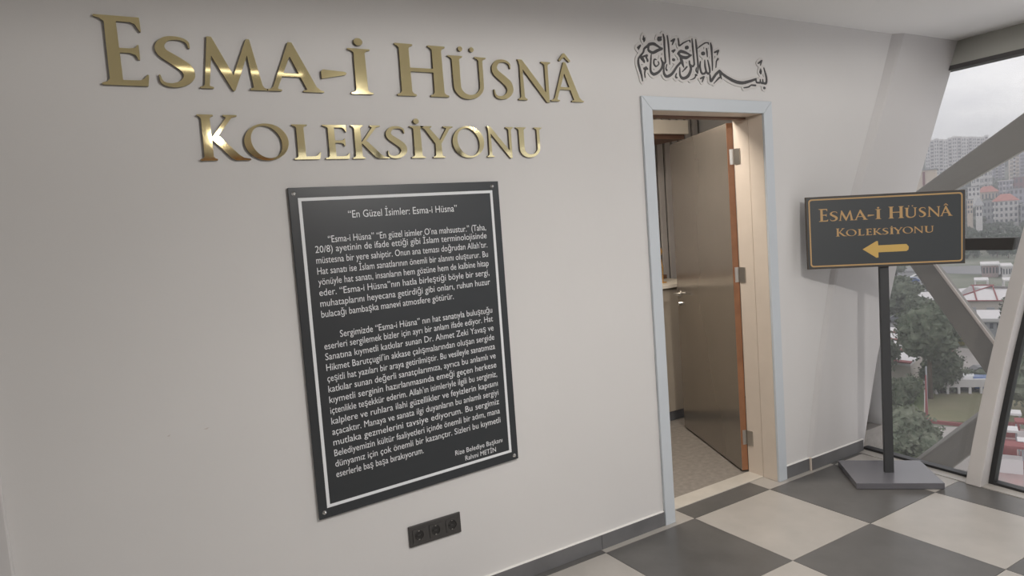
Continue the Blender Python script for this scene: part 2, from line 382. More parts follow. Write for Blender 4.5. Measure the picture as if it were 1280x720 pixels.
BLD = []
def far_house(name, label, x0, x1, yt, yb, D, depth, mw, roof='flat', mroof=None, rows=4, cols=4, mwin=None, cat='building', group=None, rise=3.0, front=True, balc=False):
    la, lb = lat(x1, (yt+yb)/2, D), lat(x0, (yt+yb)/2, D); zt = float(atd((x0+x1)/2, yt, D)[2]); zb = float(atd((x0+x1)/2, yb, D)[2])
    base = min(zb, gh(D, la), gh(D, lb))-1
    r = empty(name, (*el(D+depth/2, (la+lb)/2), base), label, cat, group); BLD.append((D+depth/2, (la+lb)/2, math.hypot(depth, lb-la)/2))
    MB().prism([el(D, la), el(D, lb), el(D+depth, lb), el(D+depth, la)], base, zt).build('wall', mw, r)
    H = zt-zb; W = lb-la
    if rows:
        mb = MB(); fr_ = MB(); ch = H/rows; cw = W/cols
        for i in range(rows):
            for j in range(cols):
                a = la+cw*(j+.25); b = la+cw*(j+.75); z0 = zb+ch*(i+.28); z1 = zb+ch*(i+.82)
                mb.prism([el(D-.12, a), el(D-.12, b), el(D+.05, b), el(D+.05, a)], z0, z1)
        nd = max(2, int(cols*depth/max(W, 1)))
        for i in range(rows):
            for j in range(nd):
                a = depth*(j+.3)/nd; b = depth*(j+.7)/nd; z0 = zb+ch*(i+.28); z1 = zb+ch*(i+.82)
                for ll, s_ in ((lb, 1), (la, -1)):
                    mb.prism([el(D+a, ll), el(D+b, ll), el(D+b, ll+s_*.12), el(D+a, ll+s_*.12)], z0, z1)
        mb.build('windows', mwin or T_glassd, r, kind='stuff', fix=False)
        if balc:
            mb = MB()
            for i in range(1, rows+1):
                z = zb+ch*(i-1)+.05
                for j in range(0, cols, 2):
                    a = la+cw*(j+.05); b = la+cw*(j+.95); mb.prism([el(D-1.1, a), el(D-1.1, b), el(D, b), el(D, a)], z, z+ch*.27)
            mb.build('balconies', T_wht, r, kind='stuff', fix=False)
    if roof == 'hip':
        o = .7; A = [(*el(D-o, la-o), zt), (*el(D-o, lb+o), zt), (*el(D+depth+o, lb+o), zt), (*el(D+depth+o, la-o), zt)]
        m0 = (*el(D+depth/2, la+W*.3), zt+rise); m1 = (*el(D+depth/2, la+W*.7), zt+rise)
        MB().add(A+[m0, m1], [(0, 1, 5, 4), (1, 2, 5), (2, 3, 4, 5), (3, 0, 4), (3, 2, 1, 0)]).build('roof', mroof or T_roof, r)
    elif roof == 'flat':
        MB().prism([el(D-.4, la-.4), el(D-.4, lb+.4), el(D+depth+.4, lb+.4), el(D+depth+.4, la-.4)], zt, zt+.5).build('roof', mroof or T_groof, r)
    return r
# tall white block with wavy roofline: stepped vertical bays
def tower(name, label, x0, x1, yt, yb, D, bays, rows, mw, steps):
    la, lb = lat(x1, 200, D), lat(x0, 200, D); zt = float(atd((x0+x1)/2, yt, D)[2]); zb = min(float(atd((x0+x1)/2, yb, D)[2]), gh(D, la), gh(D, lb))-2
    r = empty(name, (*el(D+8, (la+lb)/2), zb), label, 'building', 'tall pale apartment blocks on the hill')
    BLD.append((D+8, (la+lb)/2, math.hypot(16, lb-la)/2)); W = (lb-la)/bays; top = MB(); win = MB(); bal = MB()
    for b in range(bays):
        a0 = lb-W*(b+1); a1 = lb-W*b; dz = steps[b % len(steps)]; off = (b % 2)*1.4
        top.prism([el(D+off, a0), el(D+off, a1), el(D+16, a1), el(D+16, a0)], zb, zt+dz)
        Hh = zt+dz-1.2-(zb+2); ch = Hh/rows
        for i in range(rows):
            z0 = zb+2+ch*(i+.2); z1 = zb+2+ch*(i+.8)
            for u in ((.2, .8),) if b % 2 else ((.15, .4), (.6, .85)):
                win.prism([el(D+off-.15, a0+W*u[0]), el(D+off-.15, a0+W*u[1]), el(D+off+.1, a0+W*u[1]), el(D+off+.1, a0+W*u[0])], z0, z1)
            if b % 2: bal.prism([el(D-.2, a0+W*.1), el(D-.2, a0+W*.9), el(D+off, a0+W*.9), el(D+off, a0+W*.1)], z0-ch*.2, z0+ch*.12)
    top.build('wall', mw, r); win.build('windows', T_glassd, r, kind='stuff', fix=False); bal.build('balconies', T_wht, r, kind='stuff', fix=False)
tower('apartment_tower', 'wide white apartment block with wavy roofline beyond the upper steel brace', 1157, 1208, 174, 226, 700, 9, 14, T_wht, [0, 1.0, 1.6, .8, 0, 1.2, 1.8, 1.4, .6])
tower('apartment_tower', 'white apartment block adjoining the wavy one, cut by the upper steel brace', 1206, 1236, 172, 226, 730, 6, 14, T_wht, [1.5, 1.8, 1.2, .6, .3])
tower('apartment_tower', 'grey slab tower below the upper brace, left of the cream tower', 1240, 1256, 188, 226, 690, 4, 11, T_lil, [0, .5])
tower('apartment_tower', 'cream apartment tower at the right edge above dark red roof', 1262, 1274, 186, 222, 640, 3, 11, T_bei, [0, 1, 0])
tower('apartment_tower', 'lilac grey tower at the far right edge of the window', 1275, 1296, 190, 224, 660, 4, 10, T_lil, [.5, 0])
tower('apartment_tower', 'low white block peeping under the upper steel brace', 1214, 1240, 205, 224, 610, 5, 5, T_wht, [0, .8, .3])
far_house('apartment_block', 'beige block with a brown stripe beside the white leaning wall', 1141, 1171, 213, 262, 330, 12, T_bei, 'flat', T_groof, rows=0)
q0, q1 = lat(1156.5, 230, 330), lat(1153.5, 230, 330); z1_ = float(atd(1155, 215, 330)[2])
MB().prism([el(329.7, q0), el(329.7, q1), el(330, q1), el(330, q0)], -14, z1_).build('stripe', T_droof, bpy.data.objects['apartment_block'])
HS = [('white four-storey house with a pinkish hipped roof above the dark transom', 1243, 1273, 251, 280, 430, 14, T_wht, 'hip', T_roof, 4, 5, True),
 ('grey side house left of the white four-storey house', 1229, 1243, 252, 276, 445, 12, T_grey, 'flat', T_groof, 3, 3, False),
 ('long low house with faded red roof on the slope', 1222, 1248, 240, 252, 500, 10, T_bei, 'hip', T_roof, 1, 6, False),
 ('lilac grey house with white eaves at mid slope', 1249, 1266, 226, 246, 520, 12, T_lil, 'flat', T_wht, 3, 4, True),
 ('house with a dark red gable wall at the right edge', 1268, 1290, 221, 240, 540, 12, T_droof, 'flat', T_groof, 2, 4, False),
 ('pale house under the dark red one at the right edge', 1262, 1290, 236, 252, 490, 10, T_lil, 'flat', T_groof, 2, 5, False),
 ('small white house just right of the directional sign top', 1210, 1225, 234, 246, 480, 9, T_wht, 'flat', T_groof, 2, 3, False),
 ('white narrow house low on the slope beside the sign edge', 1209, 1216, 250, 268, 400, 9, T_bei, 'flat', T_groof, 3, 2, False),
 ('white cottage among the trees right of the sign', 1220, 1228, 257, 272, 385, 8, T_wht, 'hip', T_groof, 2, 2, False),
 ('grey house at the right edge beside the white four-storey house', 1276, 1298, 256, 282, 425, 12, T_grey, 'flat', T_groof, 3, 4, False)]
for (lb_, a, b, c, d, D, dp, mw, rf, mr, ro_, co_, ba) in HS:
    far_house('hill_house', lb_, a, b, c, d, D, dp, mw, rf, mr, ro_, co_, balc=ba, group='houses on the hillside', rise=3.5)
far_house('street_house', 'pink walled shop row beyond the road', 1228, 1248, 332, 345, 235, 8, T_pink, 'flat', T_wht, 1, 5)
far_house('street_house', 'white shop with dark doorway beyond the road near the mullion', 1253, 1264, 334, 346, 232, 8, T_wht, 'flat', T_wht, 1, 3)
# white canopy frames by the road
for k, (a, b, lb_) in enumerate(((1218, 1236, 'white flat canopy on posts, nearest the steel brace'), (1254, 1290, 'white flat canopy on posts next to the white mullion'))):
    D = 190; la, lc = lat(b, 352, D), lat(a, 352, D); zt = float(atd(a, 350, D)[2]); zb = GZ+.1
    r = empty('canopy', (*el(D+3, (la+lc)/2), zb), lb_, 'canopy')
    MB().prism([el(D, la), el(D, lc), el(D+6, lc), el(D+6, la)], zt-.3, zt).build('roof', T_wht, r)
    for e_, l_ in ((D, la), (D, lc-.3), (D+5.7, la), (D+5.7, lc-.3)): MB().prism([el(e_, l_), el(e_, l_+.3), el(e_+.3, l_+.3), el(e_+.3, l_)], zb, zt-.3).build('post', T_wht, r)
# big shed with hipped white roof and red ridges
D = 152; la, lb = lat(1290, 380, D), lat(1188, 380, D); zt = float(atd(1230, 376, D)[2]); zr = float(atd(1230, 357, D+9)[2])
r = empty('long_shed', (*el(D+9, (la+lb)/2), GZ), 'long cream shed with white roof and red ridges behind the lower steel brace', 'building')
MB().prism([el(D, la), el(D, lb), el(D+18, lb), el(D+18, la)], GZ, zt).build('wall', T_cream, r)
MB().prism([el(D-.15, la), el(D-.15, lb), el(D, lb), el(D, la)], GZ, GZ+2.2).build('base_band', T_red, r)
o = .6; A = [(*el(D-o, la-o), zt), (*el(D-o, lb+o), zt), (*el(D+18+o, lb+o), zt), (*el(D+18+o, la-o), zt)]; m0 = (*el(D+9, la+9), zr); m1 = (*el(D+9, lb-7), zr)
MB().add(A+[m0, m1], [(0, 1, 5, 4), (1, 2, 5), (2, 3, 4, 5), (3, 0, 4), (3, 2, 1, 0)]).build('roof', T_white, r)
for a, b in ((A[1], m1), (m1, m0), (A[0], A[1])): MB().cyl((a[0], a[1], a[2]+.1), (b[0], b[1], b[2]+.1), .12, n=6).build('ridge', T_red, r)
for px in (1221, 1247): 
    a = np.array((*el(D-.6, lat(px, 376, D)), zt+.1)); b = np.array((*el(D+9, lat(px-4, 376, D)), zr+.1)); MB().cyl(tuple(a), tuple(b), .12, n=6).build('ridge', T_red, r)
for px in (1215, 1238, 1253):
    l_ = lat(px, 384, D); MB().prism([el(D-.5, l_-.6), el(D-.5, l_+.6), el(D, l_+.6), el(D, l_-.6)], zt-2.6, zt-1.2).build('air_unit', T_grey, r)
far_house('flat_shed', 'low flat white roofed shed in front of the long cream shed', 1226, 1262, 402, 414, 128, 9, T_grey, 'flat', T_white, 1, 4)
r = far_house('small_house', 'small red house with a white hipped roof left of the lower steel brace', 1144, 1168, 380, 395, 146, 7, T_red, 'hip', T_white, 1, 2, rise=1.8)
# white tent
D = 132; c_ = lat(1168, 390, D); r = empty('market_tent', (*el(D+1.5, c_), GZ), 'small white market tent between tree and lower brace', 'tent')
zt = float(atd(1168, 393, D)[2]); A = [(*el(D+i*3, c_+j*1.9), zt) for i, j in ((0, -1), (0, 1), (1, 1), (1, -1))]
MB().add(A+[(*el(D+1.5, c_), zt+1.3)], [(0, 1, 4), (1, 2, 4), (2, 3, 4), (3, 0, 4)]).build('cover', T_wht, r)
for p in A: MB().cyl((p[0], p[1], GZ), p, .06, n=6).build('pole', T_grey, r)
# striped low roofs at the left
zz = GZ+3.2
for k, (ya, yb_) in enumerate(((409, 416), (417, 425), (426, 437), (438, 452))):
    nm = ['topmost', 'second', 'third', 'lowest and widest'][k]
    P = [floorp(x, y, zz) for x, y in ((1082, ya-3), (1148+k*1.5, ya+3), (1150-k*4, yb_+3), (1082, yb_-3))]; P = [(float(p[0]), float(p[1])) for p in P]
    r = empty('striped_roof', (P[0][0], P[0][1], GZ), 'low white roof with red edge behind the sign pole, %s of the four' % nm, 'roof', 'low white roofs behind the sign pole')
    MB().prism(P, GZ, zz-.3).build('wall', T_cream, r); MB().prism(P, zz-.3, zz).build('roof', T_white, r)
    MB().prism([P[3], P[2], (P[2][0]+.3*(P[1][0]-P[2][0])*.5, P[2][1]+.15*(P[1][1]-P[2][1])), (P[3][0]+.15*(P[0][0]-P[3][0]), P[3][1]+.15*(P[0][1]-P[3][1]))], zz, zz+.15).build('red_edge', T_red, r)
# red-roofed row beside the path
P = [floorp(x, y, GZ+2.5) for x, y in ((1184, 432), (1190, 432), (1202, 452), (1192, 455))]; P = [(float(p[0]), float(p[1])) for p in P]
r = empty('kiosk_row', (P[0][0], P[0][1], GZ), 'narrow kiosk with a red roof beside the footpath', 'kiosk'); MB().prism(P, GZ, GZ+2.3).build('wall', T_wht, r); MB().prism(P, GZ+2.3, GZ+2.6).build('roof', T_red, r)
# field fence and pavement kerbs
a, b = gp(1156, 495), gp(1240, 494); r = empty('field_barrier', tuple(a), 'white barrier along the far side of the sports field', 'barrier')
d = (b-a)[:2]; d /= np.linalg.norm(d); nn_ = np.array([-d[1], d[0]])
MB().prism([tuple(a[:2]), tuple(b[:2]), tuple(b[:2]+nn_*.5), tuple(a[:2]+nn_*.5)], GZ+1.0, GZ+1.9).build('rail', T_wht, r)
for k in range(7): p = a[:2]+(b-a)[:2]*k/6; MB().prism([tuple(p), tuple(p+d*.25), tuple(p+d*.25+nn_*.3), tuple(p+nn_*.3)], GZ, GZ+1.0).build('post', T_wht, r)
for (x0_, y0_, x1_, y1_, m_, lb_) in ((1112, 526, 1152, 527, T_wht, 'white kerb rail at the left of the pale pavement'), (1160, 529, 1206, 534, T_red, 'red rail along the near side of the sports field')):
    a, b = gp(x0_, y0_), gp(x1_, y1_); d = (b-a)[:2]; d /= np.linalg.norm(d); n_ = np.array([-d[1], d[0]])
    tag(MB().prism([tuple(a[:2]), tuple(b[:2]), tuple(b[:2]+n_*.3), tuple(a[:2]+n_*.3)], GZ, GZ+.35).build('kerb_rail', m_, loc=tuple(a)), lb_, 'rail')
# flagpole, lamp post, white pole
def pole_thing(name, label, cat, px, yb, yt, r_, m_, extra=None):
    b = gp(px, yb); d = ray(px, yt); t_q = np.linalg.norm(b[:2]-CP[:2])/np.linalg.norm(d[:2]); zt = float((CP+d*t_q)[2])
    r = empty(name, tuple(b), label, cat); MB().cyl(tuple(b), (b[0], b[1], zt), r_, r_*.7, n=8).build('pole', m_, r); return r, b, zt
r, b, zt = pole_thing('flagpole', 'grey flagpole with a furled red flag at the sports field corner', 'flagpole', 1160, 560, 458, .10, T_grey)
MB().cyl((b[0]-.1, b[1], zt-5.0), (b[0]-.1, b[1], zt-.8), .14, .05, n=8).build('flag', T_red, r)
r, b, zt = pole_thing('corner_pole', 'white bent goal pole at the corner of the sports field', 'pole', 1157, 520, 492, .12, T_wht)
r, b, zt = pole_thing('lamp_post', 'slim white double-arm lamp post low beside the leaning wall', 'lamp post', 1090, 585, 500, .07, T_wht)
for s_ in (-1, 1):
    p = np.array([b[0], b[1]])+LX*s_*1.3; MB().cyl((b[0], b[1], zt-.2), (p[0], p[1], zt+.2), .05, n=6).build('arm', T_wht, r); MB().prism([tuple(p-LX*.35-EX*.12), tuple(p+LX*.35-EX*.12), tuple(p+LX*.35+EX*.12), tuple(p-LX*.35+EX*.12)], zt+.15, zt+.3).build('lamp_head', T_wht, r)
# red and white stalls on the plaza in the right-hand pane
for k, (px, py, m_, lb_) in enumerate(((1262, 547, T_wht, 'white stall with red trim at the top of the plaza'), (1284, 560, T_red, 'red stall in the middle of the plaza'), (1257, 570, T_wht, 'white stall nearest the black window frame'), (1264, 592, T_red, 'red and white stall at the bottom of the plaza'), (1289, 588, T_wht, 'white stall low at the right edge of the picture'))):
    b = gp(px, py); x, y = b[:2]; r = empty('market_stall', tuple(b), lb_, 'stall', 'stalls on the plaza')
    c2, s2 = EX*.6, LX*.8; P = [tuple(b[:2]+a_*c2+b2*s2) for a_, b2 in ((-1, -1), (-1, 1), (1, 1), (1, -1))]
    MB().prism(P, GZ+.2, GZ+1.4).build('counter', T_wht if m_ is T_red else T_red, r); MB().prism([tuple(b[:2]+a_*c2*1.25+b2*s2*1.15) for a_, b2 in ((-1, -1), (-1, 1), (1, 1), (1, -1))], GZ+2.4, GZ+2.6).build('awning', m_, r)
    for p in P: MB().cyl((p[0], p[1], GZ+1.4), (p[0], p[1], GZ+2.4), .05, n=5).build('post', T_grey, r)
# cars
def car_proto(m_, label, loc, rz):
    r = empty('car', (0, 0, 0), label, 'car', 'parked cars')
    prof = [(-2.1, .35), (-2.15, .8), (-1.7, .95), (-1.1, 1.4), (.5, 1.42), (1.15, .98), (2.0, .85), (2.15, .6), (2.1, .35)]
    MB().slab([(x, -.85, z) for x, z in prof], (0, 1.7, 0)).build('body', m_, r, bevel=.06)
    MB().slab([(x, -.87, z) for x, z in ((-1.45, .97), (-1.0, 1.33), (.45, 1.35), (.95, .99))], (0, 1.74, 0)).build('windows', T_glassd, r)
    for x in (-1.35, 1.3):
        for y in (-.8, .8): MB().cyl((x, y-.1, .33), (x, y+.1, .33), .33, n=12).build('wheel', M_frame, r)
    r.location = loc; r.rotation_euler = (0, 0, rz); return r
C_blue = mat('car_blue', (.06, .12, .28), .3); C_grey = mat('car_grey', (.16, .17, .19), .3); C_wht = mat('car_white', (.6, .6, .6), .3); C_blk = mat('car_black', (.03, .03, .035), .3)
ang = math.atan2(LX[1], LX[0])
for (px, py, m_, lb_, da) in ((1139, 354, C_blue, 'blue car in the parking lot beside the sign pole', 0), (1122, 358, C_grey, 'grey car in the parking lot nearest the sign pole', 0), (1146, 350, C_wht, 'white car in the parking lot beside the lower brace', .3),
        (1122, 404, C_grey, 'dark grey car on the side street beside the big tree', 0), (1188, 486, C_blk, 'black car left of the others beyond the sports field barrier', 1.65), (1208, 485, C_wht, 'white car beyond the sports field barrier', 1.6), (1227, 487, C_blue, 'dark blue car beyond the sports field barrier, nearest the mullion', 1.65), (1226, 473, C_blk, 'black car behind the white one near the footpath', .4)):
    b = gp(px, py); car_proto(m_, lb_, (b[0], b[1], GZ+.22), ang+da)
# trees
def crown_mesh(seed, R, n_blobs, flat=.8, cone=False):
    rnd = random.Random(seed); bm = bmesh.new()
    for k in range(n_blobs):
        if cone: h = (k+.5)/n_blobs; rr = R*(1-h)*.75; a = rnd.uniform(0, 6.28); c = Vector((math.cos(a)*rr*rnd.uniform(.1, .6), math.sin(a)*rr*rnd.uniform(.1, .6), R*(-1+2.4*h))); s_ = R*(.5*(1-h)+.14)
        else:
            a = rnd.uniform(0, 6.28); u = rnd.uniform(-1, 1); q = rnd.uniform(.3, .75)*R; c = Vector((math.cos(a)*q*math.sqrt(1-u*u), math.sin(a)*q*math.sqrt(1-u*u), u*q*flat)); s_ = R*rnd.uniform(.32, .5)
        r0 = bmesh.ops.create_icosphere(bm, subdivisions=3 if n_blobs > 10 else 2, radius=s_)
        for v in r0['verts']:
            d = v.co.normalized(); k1 = 1+.35*noise.noise(d*2.2+Vector((seed, k, 0)))+.28*noise.noise(d*6+Vector((k, seed, 0)))+.16*noise.noise(d*13+Vector((seed, 1, k)))
            v.co = v.co*k1+c
    core = [(v.co.copy(), v.normal.copy()) for v in bm.verts]; bm.normal_update(); core = [(v.co.copy(), v.normal.copy()) for v in bm.verts]
    for v in bm.verts: v.co *= .93
    lf = R*.075 if n_blobs > 7 else R*.13
    for k in range(int(n_blobs*(120 if n_blobs > 7 else 45))):
        c, nn__ = core[rnd.randrange(len(core))]; c = c+nn__*rnd.uniform(-.02, .10)*R
        a = Vector((rnd.gauss(0, 1), rnd.gauss(0, 1), rnd.gauss(0, 1))).normalized(); b = a.cross(Vector((rnd.gauss(0, 1), rnd.gauss(0, 1), rnd.gauss(0, 1)))).normalized(); s1 = lf*rnd.uniform(.6, 1.3)
        bm.faces.new([bm.verts.new(c+a*s1), bm.verts.new(c+b*s1*.6), bm.verts.new(c-a*s1), bm.verts.new(c-b*s1*.6)])
    me = bpy.data.meshes.new('crown'); bm.to_mesh(me); bm.free(); return me
F1 = mat('foliage_dark', (.075, .095, .065), .85, col2=(.15, .165, .12), var=.01, vscale=1.6, spec=.2); F2 = mat('foliage_mid', (.10, .125, .085), .85, col2=(.19, .20, .15), var=.01, vscale=1.2, spec=.2); F3 = mat('foliage_hill', (.055, .08, .055), .9, col2=(.085, .11, .07), var=.01, vscale=.3, spec=.1)
def tree(name, label, px, pyb, R, h, seed, m_, cone=False, blobs=16, group=None, z=None, D=None):
    if D is None: b = gp(px, pyb)
    else: q = el(D, lat(px, pyb, D)); b = np.array([q[0], q[1], gh(D, lat(px, pyb, D))])
    r = empty(name, tuple(b), label, 'tree', group)
    me = crown_mesh(seed, R, blobs, cone=cone); me.transform(Matrix.Translation((b[0], b[1], b[2]+h))); link('crown', me, m_, r)
    MB().cyl(tuple(b), (b[0], b[1], b[2]+h), R*.09, R*.04, n=8).build('trunk', T_bark, r); return r
NT = [('tall broad tree in the middle of the window view', 1163, 500, 3.5, 8.3, 3, F1, False, 30), ('upper left tree crown beside the parking lot', 1128, 400, 4.6, 4.6, 5, F1, False, 18), ('tree crown merging behind the tall broad tree', 1152, 418, 3.0, 4.5, 8, F1, False, 18),
      ('tree right of the tall broad tree beside the brace', 1186, 440, 3.2, 5.0, 9, F2, False, 16), ('low bushy tree left of the flagpole', 1133, 580, 2.9, 2.4, 11, F2, False, 24), ('bushy tree behind the sign pole above its base', 1100, 560, 2.8, 2.4, 12, F2, False, 20),
      ('dark tree between the striped roofs and the lawn', 1124, 505, 2.2, 1.6, 13, F1, False, 18), ('slim tree hidden close to the leaning wall edge', 1092, 490, 3.6, 5.2, 14, F1, False, 16), ('round tree under the tall broad tree by the footpath', 1178, 492, 2.8, 2.8, 15, F1, False, 16),
      ('small tree beside the parking lot next to the first car', 1120, 345, 3.0, 3.0, 16, F1, False, 10), ('green tree at the right edge beyond the black frame', 1285, 520, 3.6, 4.4, 17, F2, False, 20), ('tree at the top of the right-hand pane', 1300, 450, 4.5, 5.5, 18, F1, False, 16),
      ('yellowish bush beside the lower brace', 1197, 432, 1.6, 1.2, 19, mat('foliage_yellow', (.22, .19, .05), .8), False, 8), ('dark shrub beside the parked cars and the mullion', 1219, 482, 1.6, 1.0, 20, F1, False, 8)]
for (lb_, px, pyb, R, h, sd, m_, co, bl) in NT: tree('tree', lb_, px, pyb, R, h, sd, m_, co, bl)
protos = []
for k in range(4):
    r = empty('hill_tree', (0, 0, 0), 'dark green tree among the hillside houses', 'tree', 'hillside trees')
    me = crown_mesh(40+k, 5.0, 6); me.transform(Matrix.Translation((0, 0, 5.5))); link('crown', me, F3, r); MB().cyl((0, 0, -2), (0, 0, 5), .4, .2, n=6).build('trunk', T_bark, r); protos.append(r)
rnd = random.Random(5); used = set(); cnt_ = 0
placed = []
def place_hill_tree(D, px, sc):
    global cnt_
    for _try in range(12):
        p_ = np.array([D, lat(px, 240, D)])
        if all(np.hypot(*(p_-q_)) > 6.5*(sc+s_)*.85 for q_, s_ in placed) and all(math.hypot(p_[0]-a_, p_[1]-b_) > r_*.9+4*sc for a_, b_, r_ in BLD): break
        D += rnd.uniform(-40, 40); px += rnd.uniform(-8, 8)
    else: return
    if D < 295: return
    p_ = np.array([D, lat(px, 240, D)]); placed.append((p_, sc))
    l_ = lat(px, 240, D); k = cnt_ % 4; loc = (*el(D, l_), gh(D, l_)-.5); cnt_ += 1
    if k not in used: used.add(k); p = protos[k]; p.location = loc; p.rotation_euler = (0, 0, rnd.uniform(0, 6)); p.scale = (sc,)*3; return
    tree_copy(protos[k], loc, rnd.uniform(0, 6), scale=(sc,)*3)
for k in range(130): place_hill_tree(rnd.uniform(300, 420), rnd.uniform(1195, 1292), rnd.uniform(.4, .62))
for k in range(80): place_hill_tree(rnd.uniform(440, 680), rnd.uniform(1200, 1290), rnd.uniform(.8, 1.3))
for k in range(40): place_hill_tree(rnd.uniform(780, 1000), rnd.uniform(1136, 1172), rnd.uniform(1.6, 2.3))
for k in range(30): place_hill_tree(rnd.uniform(760, 980), rnd.uniform(1245, 1290), rnd.uniform(1.6, 2.3))
for k in range(110): place_hill_tree(rnd.uniform(300, 900), rnd.uniform(1295, 1480), rnd.uniform(.6, 1.3))
# damp haze over the town
hz = bpy.data.materials.new('haze'); hz.use_nodes = True; t = hz.node_tree; t.nodes.clear(); o_ = t.nodes.new('ShaderNodeOutputMaterial'); v_ = t.nodes.new('ShaderNodeVolumeScatter')
v_.inputs['Density'].default_value = HAZE; v_.inputs['Color'].default_value = (.93, .93, 1, 1); v_.inputs['Anisotropy'].default_value = .1; t.links.new(v_.outputs[0], o_.inputs['Volume'])
tag(MB().prism([el(60, -500), el(60, 500), el(1700, 900), el(1700, -900)], -60, 82).build('haze', hz), 'thin grey haze lying over the town', 'haze', kind='stuff')

# ============================================================ DOOR
dfr = empty('trim_9', (2.38, 0, 0), kind='structure')
OX0, OX1, OZ = 1.965, 2.797, 2.132       # clear opening
CX0, CX1, CZ = 1.897, 2.868, 2.200
MB().slab([(CX0, -.016, 0), (OX0, -.016, 0), (OX0, -.016, OZ), (CX0, -.016, CZ)], (0, .0155, 0)).build('casing', M_casing, dfr, bevel=.003)
MB().slab([(CX0, -.016, CZ), (OX0, -.016, OZ), (OX1, -.016, OZ), (CX1, -.016, CZ)], (0, .0155, 0)).build('casing', M_casing, dfr, bevel=.003)
MB().slab([(CX1, -.016, 0), (OX1, -.016, 0), (OX1, -.016, OZ), (CX1, -.016, CZ)], (0, .0155, 0)).build('casing', M_casing, dfr, bevel=.003)
MB().box((1.93, 0, 0), (OX0, .21, OZ)).build('jamb', M_jamb, dfr)
MB().box((OX1, 0, 0), (2.83, .098, OZ)).build('jamb', M_jamb, dfr, bevel=.002)
MB().box((OX1+.003, .101, 0), (2.83, .21, OZ)).build('jamb', M_jamb, dfr, bevel=.002)
MB().box((1.93, 0, OZ), (2.83, .21, 2.17)).build('head_jamb', M_jamb, dfr)
MB().box((1.966, .112, OZ-.012), (2.796, .150, OZ)).build('door_stop', M_cabtop, dfr)
HX, HY = 2.768, .232; dd = np.array([.42, .9075]); dn = np.array([.9075, -.42]); LL = .99
def lp(a, b): p = np.array([HX, HY])+dd*a+dn*b; return (float(p[0]), float(p[1]))
door = MB().prism([lp(.003, 0), lp(LL-.003, 0), lp(LL-.003, .04), lp(.003, .04)], .014, 2.118).build('door_1', M_leaf, kind='structure', bevel=.001, loc=(HX, HY, 0))
MB().prism([lp(0, .001), lp(.003, .001), lp(.003, .039), lp(0, .039)], .014, 2.118).build('edge_band', M_edge, door)
MB().prism([lp(LL-.003, .001), lp(LL, .001), lp(LL, .039), lp(LL-.003, .039)], .014, 2.118).build('edge_band', M_edge, door)
for z in (.22, 1.22, 1.92):
    h = MB().cyl((HX+.045, HY-.028, z-.045), (HX+.045, HY-.028, z+.045), .007, n=12).build('hinge', M_steel, door, smooth=True)
    MB().prism([lp(-.003, .012), lp(0, .012), lp(0, .038), lp(-.003, .038)], z-.045, z+.045).build('hinge_leaf', M_steel, h)
    MB().box((2.794, .165, z-.045), (2.7975, .205, z+.045)).build('hinge_plate', M_steel, h)
for s_, b0 in ((-1, 0), (1, .04)):
    a = lp(LL-.06, b0); o_ = lp(LL-.06, b0+s_*.045); e_ = lp(LL-.17, b0+s_*.045)
    hh = MB().cyl((*lp(LL-.06, b0), 1.03), (*lp(LL-.06, b0+s_*.006), 1.03), .024, n=20).cyl((*a, 1.03), (*o_, 1.03), .009).cyl((*o_, 1.03), (*e_, 1.03), .009).build('handle', M_steel, door, smooth=False)
    MB().cyl((*lp(LL-.06, b0), .955), (*lp(LL-.06, b0+s_*.02), .955), .016, n=16).build('lock_cylinder', M_chrome, door)
MB().prism([lp(LL, .008), lp(LL+.012, .012), lp(LL+.012, .03), lp(LL, .032)], 1.02, 1.045).build('latch', M_chrome, door)
MB().prism([lp(LL, .010), lp(LL+.018, .010), lp(LL+.018, .03), lp(LL, .03)], .945, .965).build('latch', M_chrome, door)

# ============================================================ ROOM BEHIND THE DOOR
RY = 1.80
MB().prism([(.6, .2), (4.3, .2), (4.3, RY+.1), (.6, RY+.1)], -.3, .0).build('floor_inner', M_concrete, kind='structure')
MB().box((.6, .2, 2.62), (4.3, RY+.1, 2.8)).build('ceiling_inner', M_ceil, kind='structure')
MB().box((.5, .2, 0), (.6, RY+.1, 2.62)).build('wall_inner_left', M_wall, kind='structure')
MB().box((4.2, .2, 0), (4.3, RY+.1, 2.62)).build('wall_inner_right', M_wall, kind='structure')
wb = MB().box((.6, RY, 0), (4.3, RY+.1, 2.62)).build('wall_inner_back', M_gap, kind='structure')
sl = MB().box((2.30, RY-.022, 0), (2.362, RY, 2.62)).build('slat', M_slat, wb, bevel=.004)
for k in range(1, 22):
    c = sub_copy(sl, wb); c.location.x += .086*k
for k in range(1, 17):
    c = sub_copy(sl, wb); c.location.x -= .086*k
# cabinet
cb = empty('cabinet', (2.9, 1.5, 0), 'cream low cabinet with dark plinth against slatted wall, seen through the doorway', 'cabinet')
MB().box((2.15, 1.32, .08), (3.62, 1.765, 1.045)).build('body', M_cab, cb)
for k in range(3): MB().box((2.155+.49*k, 1.302, .085), (2.637+.49*k, 1.32, 1.035)).build('door', M_cab, cb, bevel=.002)
MB().box((2.17, 1.34, 0), (3.6, 1.76, .08)).build('plinth', M_skirt, cb)
MB().box((2.13, 1.285, 1.05), (3.64, 1.77, 1.078)).build('worktop', M_beige, cb, bevel=.003)
MB().box((2.14, 1.70, 1.079), (3.63, 1.77, 1.112)).build('upstand', M_cabtop, cb)
ub = empty('wall_cabinet', (2.9, 1.5, 2.2), 'long plain beige wall cabinet high on the slatted wall behind the doorway', 'cabinet')
MB().box((1.9, 1.30, 2.226), (3.56, 1.77, 2.330)).build('body', M_beige, ub, bevel=.003)
